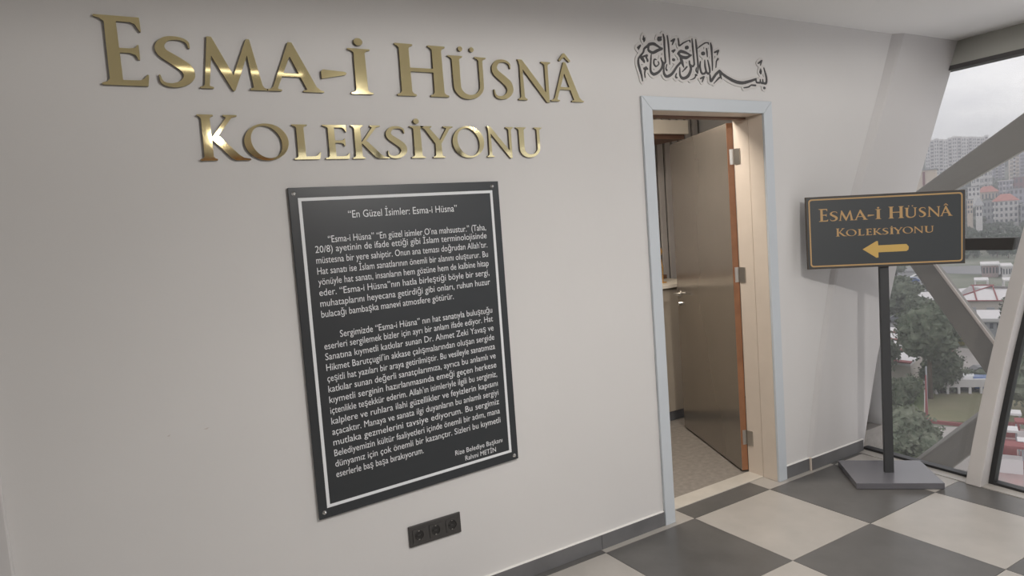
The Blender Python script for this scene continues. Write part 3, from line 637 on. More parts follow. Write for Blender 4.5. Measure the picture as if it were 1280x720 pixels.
MB().box((1.92, 1.33, 2.19), (3.54, 1.77, 2.2255)).build('underside', M_cabtop, ub)
g = empty('gold_ornament', (3.19, 1.42, 1.078), 'small gold drop-shaped ornament on a thin stem standing on the cream cabinet', 'ornament')
q = wallp(823, 314, 1.45)
pts = [(q[0]+.03, 1.45, 1.084), (q[0]+.035, 1.45, 1.2), (q[0]+.015, 1.45, q[2]-.035)]
MB().tube(pts, .004).build('stem', M_gold2, g)
bmm = bmesh.new(); bmesh.ops.create_uvsphere(bmm, u_segments=16, v_segments=12, radius=.032)
for v in bmm.verts:
    v.co.z *= 1.35; k = max(0, v.co.z/.043); v.co.x *= (1-.45*k); v.co.y *= (1-.45*k)
    v.co += Vector((q[0], 1.45, q[2]))
me = bpy.data.meshes.new('drop'); bmm.to_mesh(me); bmm.free(); me.shade_smooth(); link('drop', me, M_gold2, g)
MB().cyl((q[0]+.03, 1.45, 1.0785), (q[0]+.03, 1.45, 1.086), .03).build('foot', M_gold2, g)

# ============================================================ GLYPHS (signed distance union -> contours)
def sd_poly(X, Y, P):
    P = np.array(P, float); n = len(P); d = np.full(X.shape, 1e9); ins = np.zeros(X.shape, bool)
    for i in range(n):
        a, b = P[i], P[(i+1) % n]; e = b-a; wx, wy = X-a[0], Y-a[1]
        L = e@e+1e-12; h = np.clip((wx*e[0]+wy*e[1])/L, 0, 1)
        d = np.minimum(d, (wx-e[0]*h)**2+(wy-e[1]*h)**2)
        c = (a[1] > Y) != (b[1] > Y)
        with np.errstate(divide='ignore', invalid='ignore'):
            xi = (b[0]-a[0])*(Y-a[1])/(b[1]-a[1] if b[1] != a[1] else 1e-12)+a[0]
        ins ^= c & (X < xi)
    d = np.sqrt(d); return np.where(ins, -d, d)
def sd_rib(X, Y, P, W):
    d = np.full(X.shape, 1e9)
    for i in range(len(P)-1):
        a, b = np.array(P[i]), np.array(P[i+1]); e = b-a; L = e@e+1e-12
        h = np.clip(((X-a[0])*e[0]+(Y-a[1])*e[1])/L, 0, 1)
        dd_ = np.hypot(X-a[0]-e[0]*h, Y-a[1]-e[1]*h)-(W[i]+(W[i+1]-W[i])*h)/2
        d = np.minimum(d, dd_)
    return d
def spline(P, n=8):
    P = [np.array(p, float) for p in P]; Q = [2*P[0]-P[1]]+P+[2*P[-1]-P[-2]]; o = []
    for i in range(1, len(Q)-2):
        for k in range(n):
            t_ = k/n; a, b, c, d = Q[i-1:i+3]
            o.append(.5*((2*b)+(-a+c)*t_+(2*a-5*b+4*c-d)*t_**2+(-a+3*b-3*c+d)*t_**3))
    o.append(P[-1]); return o
def contours(F, xs, ys_):
    """marching squares at 0, closed loops"""
    A = F < 0; seg = {}
    H, Wd = F.shape
    cells = np.argwhere((A[:-1, :-1] ^ A[1:, :-1]) | (A[:-1, :-1] ^ A[:-1, 1:]) | (A[1:, 1:] ^ A[1:, :-1]) | (A[1:, 1:] ^ A[:-1, 1:]))
    def pt(e):
        k, i, j = e
        if k == 'h': a, b = F[i, j], F[i, j+1]; t_ = a/(a-b); return (xs[j]+t_*(xs[j+1]-xs[j]), ys_[i])
        a, b = F[i, j], F[i+1, j]; t_ = a/(a-b); return (xs[j], ys_[i]+t_*(ys_[i+1]-ys_[i]))
    for i, j in cells:
        c = (A[i, j], A[i, j+1], A[i+1, j+1], A[i+1, j])
        b, r, tp, l = ('h', i, j), ('v', i, j+1), ('h', i+1, j), ('v', i, j)
        es = [e for e, u, v in ((b, 0, 1), (r, 1, 2), (tp, 2, 3), (l, 3, 0)) if c[u] != c[v]]
        if len(es) == 2: prs = [es]
        elif len(es) == 4: prs = [(b, l), (r, tp)] if c[0] else [(b, r), (l, tp)]
        else: continue
        for p, q_ in prs: seg.setdefault(p, []).append(q_); seg.setdefault(q_, []).append(p)
    loops = []; seen = set()
    for s0 in seg:
        if s0 in seen: continue
        lp_ = [s0]; seen.add(s0); cur = s0
        while True:
            nx = [e for e in seg[cur] if e not in seen]
            if not nx: break
            cur = nx[0]; seen.add(cur); lp_.append(cur)
        if len(lp_) > 5: loops.append([pt(e) for e in lp_])
    return loops
def simplify(P, tol):
    P = np.array(P)
    def dp(a, b):
        if b <= a+1: return []
        e = P[b]-P[a]; L = math.hypot(*e)+1e-12; v = P[a+1:b]-P[a]
        d = np.abs(v[:, 0]*e[1]-v[:, 1]*e[0])/L if L > 1e-9 else np.hypot(v[:, 0], v[:, 1])
        k = int(np.argmax(d))
        return dp(a, a+1+k)+[a+1+k]+dp(a+1+k, b) if d[k] > tol else []
    h = int(np.argmax(np.hypot(*(P-P[0]).T))); n_ = len(P)
    idx = [0]+dp(0, h)+[h]
    P2 = np.vstack([P, P[:1]]); PP = P; P = P2; idx += dp(h, n_)
    return [tuple(P[i]) for i in idx if i < n_]
def loops_mesh(name, loops, extrude, bevel=0):
    """2D loops (x, y) -> solid mesh, flat in XY, extruded +-extrude in Z"""
    cu = bpy.data.curves.new(name, 'CURVE'); cu.dimensions = '2D'; cu.fill_mode = 'BOTH'; cu.extrude = extrude; cu.bevel_depth = bevel; cu.bevel_resolution = 0
    for L in loops:
        sp = cu.splines.new('POLY'); sp.points.add(len(L)-1)
        for k, p in enumerate(L): sp.points[k].co = (p[0], p[1], 0, 1)
        sp.use_cyclic_u = True
    o = bpy.data.objects.new(name, cu); me = bpy.data.meshes.new_from_object(o)
    bpy.data.objects.remove(o); bpy.data.curves.remove(cu); me.name = name
    return me
T = .155; t_ = .062
def stemg(x0, x1, y0=0, y1=1, bl=.075, br=.075, tl=.075, tr=.075):
    s = .032; k = .055
    P = []
    if bl or br: P += [(x0-bl, y0), (x1+br, y0), (x1+br, y0+s), (x1+br*.45, y0+s+.012), (x1+.01, y0+s+k)]
    else: P += [(x0, y0), (x1, y0)]
    if tl or tr: P += [(x1+.005, y1-s-k), (x1+tr*.45, y1-s-.012), (x1+tr, y1-s), (x1+tr, y1), (x0-tl, y1), (x0-tl, y1-s+.008), (x0-tl*.45, y1-s-.01), (x0-.002, y1-s-k)]
    else: P += [(x1, y1), (x0, y1)]
    if bl or br: P += [(x0-.01, y0+s+k), (x0-bl*.45, y0+s+.012), (x0-bl, y0+s)]
    return ('p', P)
def G(ch):
    if ch == 'E': return .66, [stemg(.15, .15+T, bl=.12, br=.0, tl=.14, tr=0), ('p', [(.2, .925), (.50, .925), (.565, .90), (.60, .84), (.625, .79), (.64, .79), (.635, 1.0), (.2, 1.0)]),
            ('p', [(.2, .475), (.46, .475), (.53, .45), (.565, .38), (.585, .38), (.585, .60), (.57, .60), (.54, .555), (.46, .54), (.2, .54)]),
            ('p', [(.1, 0), (.66, 0), (.685, .16), (.665, .17), (.62, .11), (.56, .08), (.28, .075)])]
    if ch == 'L': return .60, [stemg(.12, .12+T, bl=.10, br=0, tl=.10, tr=.09), ('p', [(.1, 0), (.60, 0), (.635, .20), (.61, .20), (.56, .12), (.50, .085), (.25, .08)])]
    if ch == 'S': return .58, [('r', spline([(.515, .775), (.49, .89), (.37, .95), (.20, .925), (.105, .80), (.13, .66), (.29, .52), (.44, .38), (.475, .22), (.38, .085), (.22, .035), (.09, .085), (.055, .23)]),
            [.02, .045, .06, .085, .125, .16, .185, .185, .155, .115, .075, .05, .015])]
    if ch == 'O': return .98, [('o', (.49, .5, .485, .515), (.49, .5, .335, .455, .12))]
    if ch == 'U': return .86, [stemg(.10, .10+T, .30, 1, 0, 0, .09, .075), stemg(.69, .69+.085, .30, 1, 0, 0, .085, .085),
            ('r', spline([(.178, .36), (.19, .20), (.29, .065), (.45, .022), (.61, .075), (.715, .21), (.732, .36)]), [.155, .155, .135, .10, .085, .085, .085])]
    if ch == 'I': return .34, [stemg(.09, .09+T, 0, 1, .085, .085, .09, .085)]
    if ch == 'H': return .95, [stemg(.11, .11+T, bl=.09, br=.08), stemg(.68, .68+T, bl=.08, br=.09), ('p', [(.2, .475), (.72, .475), (.72, .545), (.2, .545)])]
    if ch == 'N': return .93, [('p', [(.03, 1.02), (.13, 1.02), (.86, .0), (.86, -.04), (.83, -.04), (.09, .93)]), ('p', [(.03, 1.02), (.13, 1.02), (.17, .80), (.80, -.04), (.86, -.04), (.86, .26), (.2, 1.0)][:0] or [(.055, 1.02), (.155, 1.02), (.87, .10), (.87, -.045), (.79, -.03), (.075, .90)]),
            stemg(.085, .085+.075, .0, .9, .085, .085, 0, 0), stemg(.79, .79+.08, -.04, 1, 0, 0, .10, .085)]
    if ch == 'M': return 1.16, [('p', [(.10, .02), (.18, .02), (.275, .8), (.28, 1.03), (.22, 1.03)]), ('p', [(.21, 1.03), (.29, 1.03), (.63, .20), (.59, -.03), (.565, -.03), (.24, .70)]),
            ('p', [(.565, -.03), (.60, -.03), (.93, .90), (.90, 1.03), (.87, 1.03), (.57, .20)]), ('p', [(.865, 1.03), (.925, 1.03), (1.09, .03), (.93, .03), (.85, .82)]),
            ('p', [(.03, 0), (.25, 0), (.25, .03), (.19, .045), (.16, .1), (.12, .1), (.09, .045), (.03, .03)]), ('p', [(.86, 0), (1.17, 0), (1.17, .03), (1.11, .045), (1.08, .1), (.93, .1), (.92, .045), (.86, .03)])]
    if ch == 'A': return .92, [('p', [(.10, .0), (.175, .0), (.50, .92), (.47, 1.03), (.43, 1.03)]), ('p', [(.425, 1.03), (.49, 1.03), (.875, .02), (.69, .02), (.395, .86)]),
            ('p', [(.24, .31), (.66, .31), (.64, .375), (.27, .375)]), ('p', [(.02, 0), (.26, 0), (.26, .03), (.20, .045), (.20, .1), (.14, .1), (.09, .045), (.02, .03)]),
            ('p', [(.61, 0), (.96, 0), (.96, .03), (.90, .045), (.855, .1), (.70, .1), (.68, .045), (.61, .03)])]
    if ch == 'K': return .94, [stemg(.10, .10+T, bl=.09, br=.08), ('p', [(.25, .46), (.31, .44), (.70, .955), (.62, .965), (.57, .93)]), ('p', [(.52, 1.0), (.79, 1.0), (.79, .97), (.70, .945), (.60, .93), (.52, .97)]),
            ('p', [(.27, .50), (.33, .54), (.42, .52), (.76, .13), (.86, .05), (.99, .03), (.99, 0), (.70, 0), (.60, .06), (.28, .46)])]
    if ch == 'Y': return .86, [stemg(.36, .36+T, 0, .45, .085, .085, 0, 0), ('p', [(.36, .44), (.515, .44), (.53, .50), (.20, .96), (.03, .96), (.10, .90)]), ('p', [(.42, .42), (.515, .44), (.775, .93), (.72, .96), (.68, .93)]),
            ('p', [(-.02, 1), (.28, 1), (.28, .97), (.20, .93), (.06, .93), (-.02, .97)]), ('p', [(.60, 1), (.86, 1), (.86, .97), (.78, .94), (.69, .94), (.60, .97)])]
    if ch == '-': return .42, [('p', [(.02, .30), (.41, .405), (.43, .445), (.40, .47), (.05, .50), (.02, .46)])]
    if ch == '.': return .34, [('o', (.168, 1.15, .064, .082), None)]
    if ch == ':': return .86, [('o', (.30, 1.17, .048, .058), None), ('o', (.555, 1.17, .048, .058), None)]
    if ch == '^': return .92, [('r', [(.33, 1.08), (.46, 1.22), (.60, 1.07)], [.055, .085, .06])]
GC = {}
def glyph_loops(ch):
    if ch in GC: return GC[ch]
    w_, shapes = G(ch)
    xs = np.arange(-.2, w_+.2, .0115); ysv = np.arange(-.12, 1.36, .0115); X, Y = np.meshgrid(xs, ysv)
    F = np.full(X.shape, 1e9)
    for s in shapes:
        if s[0] == 'p': d = sd_poly(X, Y, s[1])
        elif s[0] == 'r':
            P = s[1]; W = np.interp(np.linspace(0, len(s[2])-1, len(P)), range(len(s[2])), s[2]); d = sd_rib(X, Y, P, W)
        else:
            cx_, cy_, a, b = s[1]; d = (np.hypot((X-cx_)/a, (Y-cy_)/b)-1)*min(a, b)
            if s[2]:
                cx_, cy_, a, b, sh = s[2]; d2 = (np.hypot((X-cx_+sh*(Y-cy_))/a, (Y-cy_)/b)-1)*min(a, b); d = np.maximum(d, -d2)
        F = np.minimum(F, d)
    lo = [simplify(L, .0022) for L in contours(F, xs, ysv)]
    GC[ch] = (w_, lo); return GC[ch]
# letters: char, accent, left px, right px (baseline x), top of the cap as world z, baseline z
def wx(px, py): return float(wallp(px, py)[0])
L1 = [('E', '', 126, 187, 104, 24, 'cap'), ('S', '', 198.5, 245, 109, 41, ''), ('M', '', 250, 334, 110, 0, ''), ('A', '', 333, 404, 115, 0, ''), ('-', '', 400.5, 432, 93, 0, ''), ('I', '.', 438, 465.5, 118, 0, ''),
      ('H', '', 496, 560, 122, 0, 'cap'), ('U', ':', 562, 609, 125, 0, ''), ('S', '', 616, 641, 127, 0, ''), ('N', '', 647, 689, 128, 0, ''), ('A', '^', 687.5, 728, 129, 0, '')]
L2 = [('K', '', 250.5, 313, 200, 0, 'cap'), ('O', '', 307, 362, 200, 0, ''), ('L', '', 367.5, 401, 199, 0, ''), ('E', '', 405.5, 437, 199, 0, ''), ('K', '', 440.5, 486, 199, 0, ''), ('S', '', 483.5, 508.5, 198, 0, ''), ('I', '.', 513.5, 531, 198, 0, ''),
      ('Y', '', 527, 567, 198, 0, ''), ('O', '', 566, 605, 198, 0, ''), ('N', '', 608, 642, 198, 0, ''), ('U', '', 645.5, 677.5, 198, 0, '')]
BZ1, BZ2 = 2.158, 1.910
ordn = ['first', 'second', 'third', 'fourth', 'fifth', 'sixth', 'seventh', 'eighth', 'ninth', 'tenth', 'eleventh']
INK = {}   # ink extents of each glyph
def ink(ch):
    w_, lo = glyph_loops(ch); a = min(p[0] for L in lo for p in L); b = max(p[0] for L in lo for p in L); return a, b
LAY = []
for line, (LL_, bz) in enumerate(((L1, BZ1), (L2, BZ2))):
    for k, (ch, acc, xa, xb, py, _, cap) in enumerate(LL_):
        x0, x1 = wx(xa, py), wx(xb, py)
        if line == 0: H = .222 if cap and k == 0 else (.205 if cap else .172)
        else: H = .158 if cap else .128
        a, b = ink(ch); sx = (x1-x0)/(b-a)
        LAY.append((line, k, ch, acc, x0-a*sx, sx, H, bz))
def letter_mesh(ch, sx, H, ex, bev, name):
    w_, lo = glyph_loops(ch)
    return loops_mesh(name, [[(p[0]*sx, p[1]*H) for p in L] for L in lo], ex, bev)
names = {'-': 'hyphen', 'I': 'dotted letter I', 'U1': 'letter U with two dots', 'A^': 'letter A with a hat accent'}
gold_back = M_goldedge
def facemats(me, flat, side, axis=2):
    me.materials.clear(); me.materials.append(flat); me.materials.append(side)
    for p in me.polygons:
        p.material_index = 0 if p.normal[axis] > .6 else 1
for (line, k, ch, acc, x0, sx, H, bz) in LAY:
    nm = {'-': 'hyphen'}.get(ch, 'letter '+ch)
    if acc == '.': nm = 'letter I with a round dot'
    if acc == ':': nm = 'letter U with two dots'
    if acc == '^': nm = 'letter A with a hat accent'
    lab = 'gold %s, %s character of the %s wall line' % (nm, ordn[k], 'upper' if line == 0 else 'lower')
    # stand-off spacer gives the letters their depth: face sheet proud, dark sides
    def mk(c, parent=None, root=None):
        me = letter_mesh(c, sx, H, .0045, .0004, 'gold_letter')
        me.transform(Matrix.Rotation(math.pi/2, 4, 'X')); me.transform(Matrix.Translation((x0, -.0075, bz)))
        me.update()
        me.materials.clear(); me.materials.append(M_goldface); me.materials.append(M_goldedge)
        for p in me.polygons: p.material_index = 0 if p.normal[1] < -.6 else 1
        return me
    me = mk(ch)
    o = link('gold_letter' if ch != '-' else 'gold_hyphen', me, None, None, (x0, 0, bz), label=lab, cat='letter', group='gold letters of the wall title')
    if acc: link('accent', mk(acc), None, o)

# ============================================================ PANEL PRINT
def bil(Q, u, v):    # Q: TL, TR, BR, BL
    TL, TR, BR, BL = [np.array(q) for q in Q]
    return (TL*(1-u)+TR*u)*(1-v)+(BL*(1-u)+BR*u)*v
def warp_mesh(me, Q, n, off):
    """mesh in unit panel coords (x right 0..1, y down 0..1, z out in metres) -> world"""
    for v in me.vertices:
        p = bil(Q, v.co.x, v.co.y)+np.array(n)*(v.co.z+off); v.co = p
    me.update()
def text_mesh(s, x0, x1, size, aspect, just=True, xscale=.95):
    """text from x0 to x1 (panel widths), size in panel widths; returns mesh with y up, origin baseline"""
    cu = bpy.data.curves.new('text', 'FONT'); cu.body = s; cu.size = 1; cu.extrude = 0; cu.resolution_u = 3
    o = bpy.data.objects.new('text', cu); COL.objects.link(o)
    def width():
        bpy.context.view_layer.update(); return o.dimensions.x*size*xscale
    w0 = width(); xs_ = xscale
    if just:
        tgt = x1-x0
        if s.count(' ') and w0 < tgt:
            cu.space_word = 2.0; w1 = width(); k = 1+(tgt-w0)/(w1-w0) if w1 != w0 else 1; cu.space_word = max(.6, k); width()
            w0 = width()
        xs_ = xscale*tgt/w0
    me = bpy.data.meshes.new_from_object(o.evaluated_get(bpy.context.evaluated_depsgraph_get()))
    bpy.data.objects.remove(o); bpy.data.curves.remove(cu)
    mnx = min(v.co.x for v in me.vertices)
    for v in me.vertices: v.co.x = x0+(v.co.x-mnx)*size*xs_; v.co.y *= size
    return me
BQ = [wallp(358.5, 235.3), wallp(620.5, 226.9), wallp(646.0, 571.9), wallp(398.3, 649.0)]
for q in BQ: q[1] = 0
ctr = sum(BQ)/4
board = empty('text_board', (ctr[0], 0, .54), 'black rectangular text board with white border and screws, fixed to the white wall', 'board')
BT = .014
def front(q, d): return (q[0], -d, q[2])
MB().slab([front(q, BT) for q in BQ], (0, BT-.004, 0)).build('panel', M_board, board, bevel=.001)
BW = float(BQ[1][0]-BQ[0][0]); BH = float(BQ[0][2]-BQ[3][2]); ASP = BW/BH
# border frame
bu, bv = .0365, .0305*1.0; bt = .0135
bb = MB()
o1 = [(bu, bv), (1-bu, bv), (1-bu, 1-bv), (bu, 1-bv)]; i1 = [(bu+bt, bv+bt*ASP), (1-bu-bt, bv+bt*ASP), (1-bu-bt, 1-bv-bt*ASP), (bu+bt, 1-bv-bt*ASP)]
pts = [front(bil(BQ, *p), BT+.0008) for p in o1+i1]
bb.add(pts, [(a, (a+1) % 4, 4+(a+1) % 4, 4+a) for a in range(4)]).build('border', M_print, board, fix=False)
P0 = [('"En Güzel İsimler: Esma-i Hüsna"', 434, 272, 569.5, 265, 0), None]
lines = [("\u201cEsma-i Hüsna\u201d \u201cEn güzel isimler O\u2019na mahsustur.\u201d (Taha,", (409, 303.3)), ("20/8) ayetinin de ifade ettiği gibi İslam terminolojisinde", (390.6, 316.6)),
 ("müstesna bir yere sahiptir. Onun ana teması doğrudan Allah\u2019tır.", (391.7, 330.0)), ("Hat sanatı ise İslam sanatlarının önemli bir alanını oluşturur. Bu", (392.9, 343.6)),
 ("yönüyle hat sanatı, insanların hem gözüne hem de kalbine hitap", (394.2, 356.8)), ("eder. \u201cEsma-i Hüsna\u201dnın hatla birleştiği böyle bir sergi,", (395.6, 370.3)),
 ("muhataplarını heyecana getirdiği gibi onları, ruhun huzur", (396.9, 383.8)), ("bulacağı bambaşka manevi atmosfere götürür.", (398.2, 397.2)),
 ("Sergimizde \u201cEsma-i Hüsna\u201d nın hat sanatıyla buluştuğu", (423.9, 420.8)), ("eserleri sergilemek bizler için ayrı bir anlam ifade ediyor. Hat", (402.3, 437.0)),
 ("Sanatına kıymetli katkılar sunan Dr. Ahmet Zeki Yavaş ve", (403.6, 450.2)), ("Hikmet Barutçugil\u2019in akkase çalışmalarından oluşan sergide", (405, 463.6)),
 ("çeşitli hat yazıları bir araya getirilmiştir. Bu vesileyle sanatımıza", (406.2, 477.0)), ("katkılar sunan değerli sanatçılarımıza, ayrıca bu anlamlı ve", (407.4, 490.3)),
 ("kıymetli serginin hazırlanmasında emeği geçen herkese", (408.7, 503.6)), ("içtenlikle teşekkür ederim. Allah\u2019ın isimleriyle ilgili bu sergimiz,", (409.9, 517.0)),
 ("kalplere ve ruhlara ilahi güzellikler ve feyizlerin kapısını", (411.1, 530.2)), ("açacaktır. Manaya ve sanata ilgi duyanların bu anlamlı sergiyi", (412.2, 543.4)),
 ("mutlaka gezmelerini tavsiye ediyorum. Bu sergimiz", (413.3, 556.6)), ("Belediyemizin kültür faaliyetleri içinde önemli bir adım, mana", (414.5, 570.0)),
 ("dünyamız için çok önemli bir kazançtır. Sizleri bu kıymetli", (415.6, 583.2)), ("eserlerle baş başa bırakıyorum.", (416.6, 596.3))]
def panel_uv(Q, p):      # inverse bilinear by Newton, x/z plane
    u, v = .5, .5
    for _ in range(20):
        f0 = bil(Q, u, v)-p; e = 1e-5
        fu = (bil(Q, u+e, v)-bil(Q, u, v))/e; fv = (bil(Q, u, v+e)-bil(Q, u, v))/e
        A_ = np.array([[fu[0], fv[0]], [fu[2], fv[2]]]); du = np.linalg.solve(A_, -np.array([f0[0], f0[2]])); u += du[0]; v += du[1]
    return u, v
def put_line(s, u0, u1, v, size, just=True, parent=board, xscale=.95):
    me = text_mesh(s, u0, u1, size, ASP, just, xscale)
    for q in me.vertices: q.co.y = v-q.co.y*ASP; q.co.z = 0
    warp_mesh(me, BQ, (0, -1, 0), BT+.0008)
    link('text_line', me, M_print, parent)
FS = .0425
ut, vt = panel_uv(BQ, wallp(434, 272)); ut2, vt2 = panel_uv(BQ, wallp(569.5, 265))
put_line("\u201cEn Güzel İsimler: Esma-i Hüsna\u201d", ut, ut2, (vt+vt2)/2, .046)
for k, (s, p) in enumerate(lines):
    u, v = panel_uv(BQ, wallp(*p)); u1 = .9135
    if k == 7: u1 = panel_uv(BQ, wallp(565.5, 376))[0]
    if k == 21: u1 = panel_uv(BQ, wallp(528, 566))[0]
    put_line(s, u if k in (0, 8) else .0885, u1, v, FS)
a = panel_uv(BQ, wallp(567.5, 568.3)); b = panel_uv(BQ, wallp(626, 551.5)); put_line("Rize Belediye Başkanı", a[0], b[0], (a[1]+b[1])/2, .034)
a = panel_uv(BQ, wallp(580, 574.5)); b = panel_uv(BQ, wallp(618, 563.5)); put_line("Rahmi METİN", a[0], b[0], (a[1]+b[1])/2, .034)
for u, v in ((.022, .018), (.965, .0175), (.978, .985), (.024, .982)):
    p = bil(BQ, u, v)
    MB().cyl((p[0], -BT, p[2]), (p[0], -BT-.004, p[2]), .009, .006, n=16).cyl((p[0], -BT-.004, p[2]), (p[0], -BT-.006, p[2]), .006, .002, n=16).build('screw', M_chrome, board, smooth=False)

# ============================================================ SOCKETS
so = empty('socket_strip', (.614, 0, .36), 'dark grey triple power socket low on the white wall beneath the black board', 'socket')
sx0, sx1, sz0, sz1 = .4945, .7335, .3135, .4025
so_f = MB().box((sx0, -.0095, sz0), (sx1, 0, sz1)).build('frame', M_sock, so, bevel=.003)
for k in range(3):
    cx_ = sx0+.0435+k*.076; cz_ = (sz0+sz1)/2; hw = .0275; n = 32; mb = MB()
    sq = []
    for i in range(n):
        a = 2*math.pi*i/n; c, s = math.cos(a), math.sin(a); k_ = hw/max(abs(c), abs(s)); sq.append((cx_+c*k_, -.0125, cz_+s*k_))
    ci = [(cx_+.0205*math.cos(2*math.pi*i/n), -.0125, cz_+.0205*math.sin(2*math.pi*i/n)) for i in range(n)]
    cb_ = [(x, -.0098, z) for x, y, z in ci]; sb = [(x, -.0096, z) for x, y, z in sq]
    mb.add(sq+ci+cb_+sb, [(i, (i+1) % n, n+(i+1) % n, n+i) for i in range(n)]+[(n+i, n+(i+1) % n, 2*n+(i+1) % n, 2*n+i) for i in range(n)]+[(3*n+i, 3*n+(i+1) % n, (i+1) % n, i) for i in range(n)])
    ins = mb.build('socket_insert', M_sock, so)
    MB().add([(x, -.0098, z) for x, y, z in ci], [tuple(range(n))]).build('well', mat('socket_well_shade', (.022, .021, .02), .5), ins)  # recess floor coloured darker, shade of a deeper well put into the colour
    MB().box((cx_-.0125, -.0122, cz_-.0025), (cx_+.0125, -.0098, cz_+.0025)).build('bridge', M_sock, ins)
    for dx in (-.0095, .0095): MB().cyl((cx_+dx, -.0126, cz_), (cx_+dx, -.0120, cz_), .0028, n=12).build('pin_hole', M_hole, ins)
    for dz in (-.0185, .0185): MB().box((cx_-.003, -.0125, cz_+dz-.0015), (cx_+.003, -.0098, cz_+dz+.0015)).build('earth_clip', M_steel, ins)

